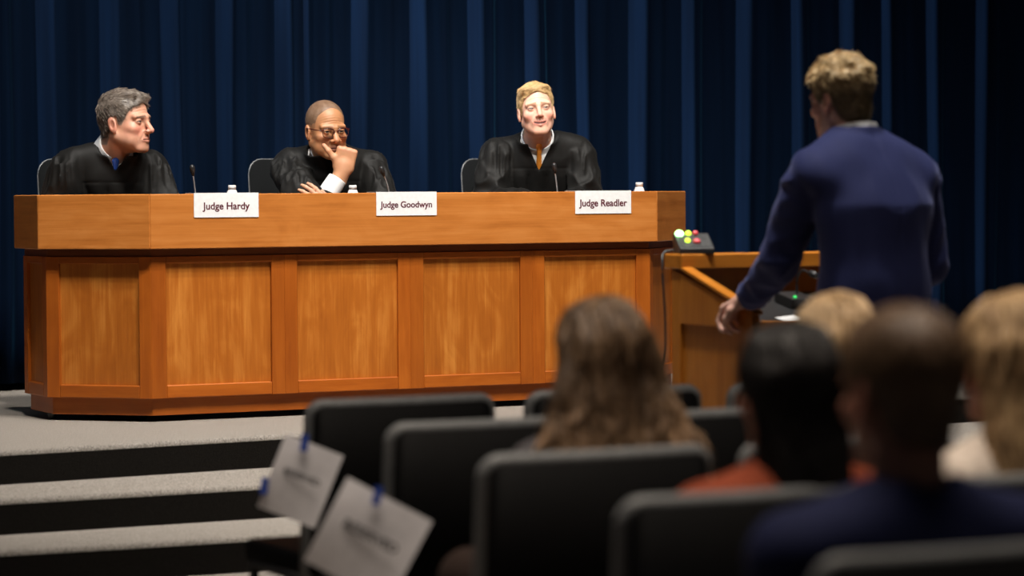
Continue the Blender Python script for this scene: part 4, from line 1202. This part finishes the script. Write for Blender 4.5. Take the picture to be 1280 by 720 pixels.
cb = [lw(.05, .03, LH + .010), lw(.0, .045, LH + .005), lw(-.022, .02, LH - .05), lw(-.018, .01, LH - .22), lw(-.022, .012, LH - .36), lw(-.05, .03, LH - .52), lw(-.06, .05, .4), lw(-.05, .06, .012)]
tag(tube('cable', spline(cb, 8), .0035, MAT['black_plastic'], None, 8), 'thin black cable hanging down the side of the lectern', 'cable')
# papers, a microphone and a small control box on the sloping board
zb_far, zb_near = zt_far - .085, zt_near - .045
def on_board(x, v): # v = 0 far edge .. 1 near edge
    return Vector((x, -.02 + v * (-LD + .04), zb_far + v * (zb_near - zb_far)))
btilt = math.atan2(zb_far - zb_near, LD - .04)
for (x, v, rz, lab) in ((.235, .80, .25, 'small white card of notes at the near edge of the lectern board'), (.40, .62, -.22, 'small white card of notes beside the lectern microphone')):
    p_ = on_board(x, v); pw = lw(p_.x, p_.y, p_.z + (.002 if rz > 0 else .0035))
    bm = bmesh.new(); bm_box(bm, (0, 0, 0), (.085, .11, .0008)); o = link('sheet_of_paper', bm_mesh('sheet_of_paper', bm), MAT['white_card'])
    o.location = pw; o.rotation_euler = (Matrix.Rotation(LECT_A, 3, 'Z') @ Matrix.Rotation(btilt, 3, 'X') @ Matrix.Rotation(rz, 3, 'Z')).to_euler()
    tag(o, lab, 'paper')
p_ = on_board(.35, .38); mb = lw(p_.x, p_.y, p_.z + .001)
mc = tag(empty('lectern_microphone', mb, LECT_A), 'black microphone base with a green light on the lectern', 'microphone')
mc.rotation_euler = (Matrix.Rotation(LECT_A, 3, 'Z') @ Matrix.Rotation(btilt, 3, 'X')).to_euler()
box('base', (0, 0, .017), (.09, .11, .032), MAT['black_plastic'], mc, .004)
lathe('power_light', [(.006, 0), (.006, .003), (.003, .005), (.0005, .0055)], MAT['led_green'], mc, 12, (-.02, -.03, .033))
tube('gooseneck', spline([(.02, .02, .03), (.02, .03, .08), (.015, .0, .115), (.01, -.05, .12)], 6), .004, MAT['black_plastic'], mc, 8)
tube('capsule', [(.01, -.05, .12), (.009, -.065, .121), (.006, -.10, .122)], [.006, .011, .010], MAT['black_plastic'], mc, 10)

# ------------------------------------------------------------------ the speaker at the lectern
SP_YAW = R(-150)
SD = 8.74
nkw = at_d(1068, 174, SD); SLOC = (nkw[0], nkw[1], FLOOR_Z)
t = person('person', 'blond man in a navy suit standing at the lectern', SLOC, SP_YAW)
def sp(px, py, d): return rel(at_d(px, py, d), SLOC, SP_YAW)
nk = rel(nkw, SLOC, SP_YAW)
hc = sp(1050, 124, SD + .03)
o4_ = dict(skin=(.66, .38, .30), red=(.60, .20, .15), iris=(.1, .12, .14), brow=(.2, .12, .06), nose=1.0)
frS = Frame(hc, rot3(R(-138) - SP_YAW, R(6), R(2)), 1.0)
shL, elL, wrL = sp(1012, 228, SD - .10), sp(975, 322, SD + .02), sp(940, 370, SD + .22)
hdL = sp(908, 388, SD + .31)
shR, elR, wrR = sp(1142, 226, SD + .10), sp(1158, 328, SD + .16), sp(1115, 365, SD + .36)
def vframe(c, zdir, ydir, k=1.0):
    z_ = np.array(zdir, float); z_ /= np.linalg.norm(z_); y_ = np.array(ydir, float); y_ -= z_ * (y_ @ z_); y_ /= np.linalg.norm(y_)
    return Frame(c, np.column_stack([np.cross(y_, z_), y_, z_]), k)
hzd = hdL - wrL
hl_f = vframe(wrL + hzd * .18, hzd + np.array([0, 0, .0]), (.0, .0, -1.0))
GRIP = [(.75, .95, .6), (.8, 1.0, .6), (.85, 1.0, .6), (.9, 1.0, .6)]
exS = [hand_extra(hl_f, GRIP, [(.022, .008, .018), (.044, .022, .042), (.048, .040, .066), (.040, .052, .086)], o4_['skin'], -1, .0038, wrL + (elL - wrL) * .3),
       hand_extra(vframe(wrR, wrR - elR, (0, 0, -1)), CURL_REST, THUMB_REST, o4_['skin'], 1, .0045, wrR + (elR - wrR) * .3)]
build_head(t, o4_, frS, nk + np.array([0, .01, -.03]), h=.0036, extra=exS, fused=[(shL, elL, wrL), (shR, elR, wrR)])
HL4 = hair_line(.070, .050, -.02, -.085)
def curly(x, y, z):
    th = .006 + .014 * np.clip((z - .02) / .06, 0, 1)
    d = ell(x, y, z, (0, .014, .034), (.0745, .096, .083)) - th
    d = smin(d, ell(x, y, z, (0, .045, -.03), (.056, .052, .062)) - .004, .02)
    d = d + (.003 + .010 * np.clip((z - .03) / .05, 0, 1)) * vnoise(x * 48, y * 48, z * 48, 6)
    return smax(d, (HL4(y, np.abs(x)) - z) * .75, .006)
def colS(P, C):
    g = np.clip((P[:, 2] - .005) / .07, 0, 1)[:, None]; return C * (.28 + .72 * g)  # toplight put into the hair colour: bright crown, darkened below
def flowS(P, Nn):
    F = np.column_stack([np.sin(P[:, 1] * 90), np.cos(P[:, 0] * 90), -.6 + 0 * P[:, 0]]); return F - Nn * np.sum(F * Nn, 1)[:, None]
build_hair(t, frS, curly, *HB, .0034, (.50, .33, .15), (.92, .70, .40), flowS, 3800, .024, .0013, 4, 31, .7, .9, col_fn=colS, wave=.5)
shirt_collar(t, nk + np.array([0, .010, -.014]), nk + np.array([0, -.005, .07]), .070, .064, .012, MAT['shirt_white'], height=.056, h=.0035)
bS = dict(nk=nk, sh=.188, drop=.088, lean=.42, lean_max=.20, deep=.98, belly=.88, skew=0.0)
hip_z = .93
def jacket(x, y, z):
    d = torso_sdf(x, y, z, bS, .016)
    c_ = nk + np.array([0, .02, 0])
    d = smin(d, ell(x, y, z, (c_[0], c_[1] + .045, nk[2] - .58), (.19, .125, .22)), .06)
    for a_, b_, c2 in ((shL, elL, wrL), (shR, elR, wrR)):
        e = smin(capn(x, y, z, a_, b_, .073, .060), capn(x, y, z, b_, c2, .058, .045), .02)
        e = e - .007 * ridge(vnoise(x * 14 + z * 6, y * 14, z * 16, 4))
        d = smin(d, e, .012)
    zr = z - nk[2]
    d = d - .007 * ridge(vnoise(x * 7, y * 7, z * 5, 14)) - .003 * vnoise(x * 22, y * 22, z * 10, 15)
    # centre back seam and vent, hem
    back = y - nk[1] > .03
    d = d + .004 * np.exp(-(x / .005) ** 2) * back
    d = smax(d, (nk[2] - .76) - z, .006)
    d = smax(d, -np.maximum(np.abs(x) - .004, np.maximum(z - (nk[2] - .56), -(y - nk[1] - .08))), .004)
    # lapel collar roll at the neck
    d = smin(d, np.maximum(np.abs(capn(x, y, z, nk + np.array([0, .01, -.05]), nk + np.array([0, 0, .10]), .082, .064)) - .006, np.maximum(zr - .022 - .25 * np.clip(y - nk[1], -.05, .06), -.06 - zr)), .012)
    d = smax(d, -capn(x, y, z, nk + np.array([0, .005, -.03]), nk + np.array([0, -.01, .12]), .066, .062), .004)
    front = np.maximum(np.abs(x) - np.clip((zr + .34) * .28, 0, .09), (y - nk[1]) + .02)
    return smax(d, -front, .006)
cloth(t, 'suit_jacket', jacket, nk + np.array([-.50, -.62, -.80]), nk + np.array([.50, .30, .09]), .0075, MAT['suit'])
def trs(x, y, z):
    ax = np.abs(x); y0 = nk[1] + .07
    d = ell(x, y, z, (0, y0 + .02, hip_z), (.165, .125, .16))
    d = smin(d, smin(capn(ax, y, z, (.09, y0 + .01, hip_z - .05), (.11, y0, .48), .092, .066), capn(ax, y, z, (.11, y0, .48), (.12, y0 + .02, .075), .066, .060), .02), .03)
    return smax(d + .004 * vnoise(x * 18, y * 18, z * 9, 3), .07 - z, .004)
cloth(t, 'trousers', trs, (-.3, nk[1] - .25, .03), (.3, nk[1] + .36, hip_z + .22), .009, MAT['trousers'])
for sx in (-1, 1):
    def shoe(x, y, z, sx=sx):
        X = x - sx * .12; y0 = nk[1] + .07
        d = smin(capn(X, y, z, (0, y0 + .06, .045), (sx * .012, y0 - .15, .035), .045, .038, (.95, 1, .85)), capn(X, y, z, (0, y0 + .05, .06), (0, y0 + .02, .10), .045, .05), .02)
        return smax(d, .002 - z, .003)
    cloth(t, 'shoe', shoe, (sx * .12 - .08, nk[1] - .19, -.02), (sx * .12 + .08, nk[1] + .26, .16), .006, MAT['shoe'])
shirt(t, bS, MAT['shirt_white'])

# ------------------------------------------------------------------ audience chairs, rows parallel to the stage
CH_W, CH_H = .50, .84
def stack_chair(cx, cy, label, rz=A_ST):
    """origin on the floor below the middle of the back; sitter faces +y"""
    t = tag(empty('audience_chair', (cx, cy, FLOOR_Z), rz), label, 'chair', 'black audience chairs')
    if PROTO:
        for n_, me in PROTO:
            o = bpy.data.objects.new(n_, me); COL.objects.link(o); o.parent = t
        return t
    def reg(o): PROTO.append((o.name.split('.')[0], o.data))
    rr = rrect(CH_W, .44, .030)
    bm = bmesh.new(); bm_plate(bm, rr, -.022, .022, .35, -.10, CH_H - .22); reg(link('backrest', bm_mesh('backrest', bm, True), MAT['chair_vinyl'], t))
    ring = [(x, .35 * x * x - .10 * z, z + CH_H - .22) for x, z in rr]
    o = tube('back_edge', ring, .0175, MAT['chair_edge'], t, 8, True); reg(o)
    bm = bmesh.new(); bm_box(bm, (0, .27, .425), (.47, .46, .065)); reg(link('seat', bm_mesh('seat', bm, True, .022, 3), MAT['chair_vinyl'], t))
    for sx in (-1, 1):
        reg(tube('leg', spline([(sx * .235, .055, CH_H - .42), (sx * .245, .05, .42), (sx * .25, -.06, .012)], 5), .013, MAT['black_plastic'], t, 8))
        reg(tube('leg', [(sx * .225, .44, .40), (sx * .245, .50, .012)], .013, MAT['black_plastic'], t, 8))
        reg(tube('side_rail', [(sx * .238, .04, .395), (sx * .228, .45, .395)], .012, MAT['black_plastic'], t, 8))
    return t
PROTO = []
def chair_px(px_edge, py_top, side, label):
    """left (or right) top corner of the back as seen in the photo"""
    e = at_z(px_edge, py_top, FLOOR_Z + CH_H + .012)
    c = e[:2] + (DV * CH_W / 2 if side == 'l' else -DV * CH_W / 2)
    return stack_chair(c[0], c[1], label), c
chA, cA_ = chair_px(388, 502, 'l', 'empty black chair at the aisle end of the first row')
chB, cB_ = chair_px(489, 531, 'l', 'empty black chair at the aisle end of the second row')
chC, cC_ = chair_px(606, 571, 'l', 'black chair holding the person with long wavy brown hair')
chD, cD_ = chair_px(781, 624, 'l', 'black chair holding the person in a rust-coloured top')
chF, cF_ = chair_px(1026, 698, 'l', 'black chair holding the person in a navy shirt')
gG = cA_ + DV * .62; stack_chair(gG[0], gG[1], 'empty black chair in the first row before the person with wavy brown hair')
gH = cA_ + DV * 1.235; stack_chair(gH[0], gH[1], 'empty black chair in the first row in front of the lectern')
gE = cB_ + DV * .55; stack_chair(gE[0], gE[1], 'empty black chair in the second row before the person with black hair')
gI = cC_ + DV * .60; stack_chair(gI[0], gI[1], 'black chair holding the person with short blonde hair')
gJ = cD_ + DV * .60; stack_chair(gJ[0], gJ[1], 'black chair holding the person with long straight blonde hair')

# reserved papers hung with blue tape at the aisle side of two chairs
def hung_paper(corners, dist, tapes, label, dz=(0, 0, 0, 0)):
    P = [Vector(at_d(x, y, dist + e)) for (x, y), e in zip(corners, dz)]       # TL TR BR BL
    c = sum(P, Vector()) / 4
    xv = ((P[1] - P[0]) + (P[2] - P[3])).normalized(); zv_ = ((P[0] - P[3]) + (P[1] - P[2])); zv_ = (zv_ - xv * zv_.dot(xv)).normalized(); yv_ = zv_.cross(xv)
    W = Matrix((xv, yv_, zv_)).transposed().to_4x4(); W.translation = c
    wd = ((P[1] - P[0]).length + (P[2] - P[3]).length) / 2; hh = ((P[0] - P[3]).length + (P[1] - P[2]).length) / 2
    t = bpy.data.objects.new('paper_sign', None); COL.objects.link(t); t.matrix_world = W; t.empty_display_size = .1
    tag(t, label, 'sign', 'paper signs on the aisle chairs')
    nx, nz_ = 10, 10; V = []; Fq = []
    for dy in (0.0, .0006):
        for j in range(nz_ + 1):
            for i in range(nx + 1):
                u, v = i / nx - .5, j / nz_ - .5
                V.append((u * wd, dy + .010 * math.sin(u * 3.0 + .4) * math.cos(v * 2) + .006 * (v * 2) ** 2, v * hh))
    m_ = (nx + 1) * (nz_ + 1)
    for j in range(nz_):
        for i in range(nx):
            a = j * (nx + 1) + i; Fq.append((a, a + 1, a + nx + 2, a + nx + 1)); Fq.append((a + m_ + nx + 1, a + m_ + nx + 2, a + m_ + 1, a + m_))
    link('sheet', np_mesh('sheet', np.array(V), [np.array(Fq)]), MAT['paper'], t)
    text_mesh('lettering', 'RESERVED', .04, MAT['grey_ink'], t, (0, -.008, .012), (R(90), 0, 0), .0012, wd * .62)
    Wi = W.inverted()
    for (x, y) in tapes:
        p_ = Wi @ Vector(at_d(x, y, dist)); bm = bmesh.new(); bm_box(bm, (0, 0, 0), (.018, .002, .042))
        o = link('tape', bm_mesh('tape', bm), MAT['blue_tape'], t); o.location = (p_.x, -.011, p_.z); o.rotation_euler = (0, R(-15), 0)
hung_paper([(352, 541), (425, 568), (397, 664), (327, 634)], 7.08, [(381, 553), (331, 607)], 'smaller white paper sign taped to the end chair of the first row')
hung_paper([(432, 595), (537, 651), (489, 758), (382, 702)], 6.36, [(472, 619)], 'larger white paper sign taped to the end chair of the second row')
# aisle post between the rows that carries the first sign
# ------------------------------------------------------------------ audience
def sitter(label, chair_c, top_px, fwd_off, k, o, head_yaw=-27, pitch=0, sh=.19, mat='navy_knit', drop=.06, sit_lean=.0, head_dy=0.0, short=False):
    """a person in the chair whose back is centred at chair_c; top_px is the crown of the head in the photo"""
    # distance from the chair, sideways position from the photo
    base = np.array(chair_c) - NV * fwd_off
    d_ = base[1]
    crown = at_d(top_px[0], top_px[1], d_)
    yaw = math.pi + A_ST                       # faces the stage: local -y turned away from the hall
    loc = (crown[0], crown[1], FLOOR_Z)
    t = person('person', label, loc, yaw, 'people in the audience')
    hz_ = crown[2] - FLOOR_Z - .122 * k
    hc = np.array([0, head_dy, hz_])
    nk = np.array([0, head_dy * .4 + .015, hz_ - .165 * k])
    fr = Frame(hc, rot3(R(head_yaw), R(pitch), 0), k)
    build_head(t, o, fr, nk + np.array([0, .008, -.03]), h=.0042)
    b_ = dict(nk=nk, sh=sh, drop=drop, lean=-.04, deep=1.0, belly=.9)
    seat_z = .46
    def top(x, y, z):
        d = torso_sdf(x, y, z, b_, .010)
        ax = np.abs(x)
        e = smin(capn(ax, y, z, (sh - .012, nk[1] + .015, nk[2] - drop - .03), (sh + .035, nk[1] - .03, nk[2] - .33), .060, .050), capn(ax, y, z, (sh + .035, nk[1] - .03, nk[2] - .33), (sh - .06, nk[1] - .26, nk[2] - .40), .048, .038), .02)
        d = smin(d, e, .025)
        d = smin(d, capn(ax, y, z, (.02, nk[1] + .02, nk[2] + .0), (.11, nk[1] + .02, nk[2] - .05), .055, .05), .03)
        d = d - .005 * vnoise(x * 14, y * 14, z * 7, 3)
        d = smax(d, (seat_z + .005) - z, .01)
        return smax(d, -capn(x, y, z, nk + np.array([0, .01, -.03]), nk + np.array([0, 0, .15]), .063, .068), .005)
    cloth(t, 'top', top, nk + np.array([-.36, -.40, -.66]), nk + np.array([.36, .22, .09]), .010, MAT[mat])
    def legs(x, y, z):
        ax = np.abs(x)
        d = smin(capn(ax, y, z, (.09, nk[1] + .0, seat_z + .085), (.10, nk[1] - .42, seat_z + .07), .085, .07), capn(ax, y, z, (.10, nk[1] - .42, seat_z + .06), (.11, nk[1] - .40, .09), .065, .05), .02)
        return smin(d, capn(ax, y, z, (.11, nk[1] - .38, .045), (.12, nk[1] - .55, .035), .042, .035), .02)
    cloth(t, 'trousers', legs, (-.26, nk[1] - .65, -.01), (.26, nk[1] + .14, seat_z + .22), .012, MAT['brown_knit'])
    return t, nk, fr, b_

def long_hair(t, nk, fr, length, w_top, w_bot, n, base, tip, seed, wave=0.0, wd=.0042, y_back=.06, vol=.012, col_fn=None, h=.006, nseg=12, noise=.004):
    """cap over the skull and a curtain of locks down the back and the sides"""
    rg = np.random.default_rng(seed)
    def shell(x, y, z):
        d = ell(x, y, z, (0, .016, .030), (.0745 + vol, .098 + vol, .086 + vol))
        # the fall of hair: a flattened tapering body behind and beside the neck
        tt = np.clip((.02 - z) / length, 0, 1); wx = w_top + (w_bot - w_top) * tt
        yc = .045 + (y_back - .045) * tt
        q = np.sqrt((x / wx) ** 2 + ((y - yc) / (.062 - .008 * tt)) ** 2)
        fall = np.maximum((q - 1) * .05, np.maximum(z - .03, -length - z))
        d = smin(d, fall, .03)
        d = d + noise * vnoise(x * 42, y * 42, z * 16, seed) + noise * .8 * vnoise(x * 90, y * 90, z * 25, seed + 1)
        # open in front for the face
        return smax(d, -ell(x, y, z, (0, -.105, -.04), (.060, .075, .105)), .01)
    lo = np.array([-max(w_top, w_bot) - .05, -.13, -length - .04]); hi = np.array([max(w_top, w_bot) + .05, .18, .16])
    V, Q = polygonize(shell, lo, hi, h)
    bc, tc_ = np.array(base), np.array(tip)
    nzv = vnoise(V[:, 0] * 45, V[:, 1] * 45, V[:, 2] * 9, seed)
    C = bc + (tc_ - bc) * np.clip(.3 + .5 * nzv, 0, 1)[:, None]
    if col_fn is not None: C = col_fn(V, C)
    parts = [(V, Q, C)]
    P, Nn = surf_samples(V, Q, n * 2, rg)
    ok = (P[:, 1] > -.06); P, Nn = P[ok][:n], Nn[ok][:n]; m = len(P)
    def flow(Pc):
        F = np.column_stack([Pc[:, 0] * np.where(Pc[:, 2] > .02, 5.0, .8), np.where(Pc[:, 2] > .05, Pc[:, 1] * 5.0 + .15, .05), np.where(Pc[:, 2] > .09, -.25, -1.0)])
        F = F - Nn * np.sum(F * Nn, 1)[:, None] * .9
        return F / (np.linalg.norm(F, axis=1)[:, None] + 1e-9)
    ph = rg.random(m) * 6.28; fq = rg.uniform(.8, 1.3, m)
    def step(Pc, Dc, tt_):
        nd = Dc * .5 + flow(Pc) * .5
        if wave:
            sd = np.cross(nd, Nn); nd = nd + wave * np.clip((.06 - Pc[:, 2:3]) / .10, .12, 1) * (np.sin(tt_ * 8 * fq + ph)[:, None] * sd + .2 * np.cos(tt_ * 8 * fq + ph)[:, None] * Nn)
        return nd
    lay = rg.uniform(-.001, .004, m) + wave * .006 * rg.random(m)
    def proj(Pc):
        e_ = .004; d0_ = shell(Pc[:, 0], Pc[:, 1], Pc[:, 2])
        g_ = np.column_stack([shell(Pc[:, 0] + e_, Pc[:, 1], Pc[:, 2]), shell(Pc[:, 0], Pc[:, 1] + e_, Pc[:, 2]), shell(Pc[:, 0], Pc[:, 1], Pc[:, 2] + e_)]) - d0_[:, None]
        g_ /= np.linalg.norm(g_, axis=1)[:, None] + 1e-9
        return Pc - g_ * np.clip(d0_ - lay, -.02, .02)[:, None] * np.array([1, 1, .3])
    u = np.clip(rg.normal(.5, .3, m), 0, 1)[:, None]; SC = bc + (tc_ - bc) * u
    if col_fn is not None: SC = col_fn(P, SC)
    ln = np.minimum(rg.uniform(.10, .20, m), np.maximum(.03, P[:, 2] + length + .02))
    parts.append(strand_mesh(P, flow(P), ln, rg.uniform(.6, 1.2, m) * wd, nseg, step, SC, proj=proj))
    V, Q, C = merge(parts)
    return link('hair', np_mesh('hair', fr.out(V), [Q], True, C), MAT['hair'], t)

FEM = dict(skin=(.60, .33, .24), iris=(.1, .08, .06), jaw=.9, nose=.9)
# long wavy brown hair, first chair of the third row
t, nk, fr, b_ = sitter('person with long wavy brown hair seated in the third row', cC_, (748, 372), .21, .98, dict(FEM), 4, 4, .17, 'grey_knit')
def colW(P, C):
    g = np.clip((-.06 - P[:, 2]) / .16, 0, 1)[:, None]; ed = np.clip((np.abs(P[:, 0]) - .05) / .06, 0, 1)[:, None]
    return C * (1 + 2.2 * g * (.35 + .65 * ed)) + np.array([.02, .012, .006]) * g
long_hair(t, nk, fr, .30, .088, .215, 5500, (.050, .028, .014), (.24, .148, .082), 41, .55, .0034, .055, .008, colW, noise=.006)
# black hair and rust top, fourth row
t, nk, fr, b_ = sitter('person with straight black hair and a rust-coloured top seated in the fourth row', cD_, (981, 400), .17, .98, dict(FEM, skin=(.45, .25, .16)), 0, 2, .195, 'rust_knit', .05)
long_hair(t, nk, fr, .26, .080, .086, 1800, (.006, .005, .005), (.020, .016, .014), 42, .0, .003, .07, .006, None, noise=.0015)
# short blonde hair, third row
t, nk, fr, b_ = sitter('person with chin-length blonde hair seated between the lectern and the black-haired person', gI, (1040, 370), .18, .95, dict(FEM), 0, 2, .17, 'cream_knit')
long_hair(t, nk, fr, .16, .088, .088, 1800, (.38, .25, .13), (.66, .47, .27), 43, .15, .004, .06, .012, None, noise=.003)
# long straight blonde hair, fourth row
t, nk, fr, b_ = sitter('person with long straight blonde hair and a pale top seated in the fourth row', gJ, (1262, 368), .18, 1.0, dict(FEM), 12, 2, .175, 'cream_knit')
long_hair(t, nk, fr, .30, .092, .125, 2600, (.26, .155, .075), (.62, .42, .22), 44, .22, .004, .075, .012, None, noise=.004)
# short brown hair and navy shirt, fifth row
o5_ = dict(skin=(.50, .24, .16), red=(.62, .24, .18), iris=(.1, .08, .06))
t, nk, fr, b_ = sitter('broad-shouldered person with short brown hair and a navy shirt seated in the fifth row', cF_, (1124, 387), .20, 1.0, o5_, 0, 2, .225, 'navy_knit', .055)
HL5 = hair_line(.070, .050, -.02, -.088)
shN = male_shell(HL5, .013, .008, .006, None, .003, 50, 9)
def flowN(P, Nn):
    F = np.column_stack([P[:, 0] * 3, .4 + 0 * P[:, 0], -1 + 0 * P[:, 0]]); return F - Nn * np.sum(F * Nn, 1)[:, None]
build_hair(t, fr, shN, *HB, .004, (.12, .068, .036), (.30, .185, .105), flowN, 3000, .020, .0014, 3, 17, .3, .4)
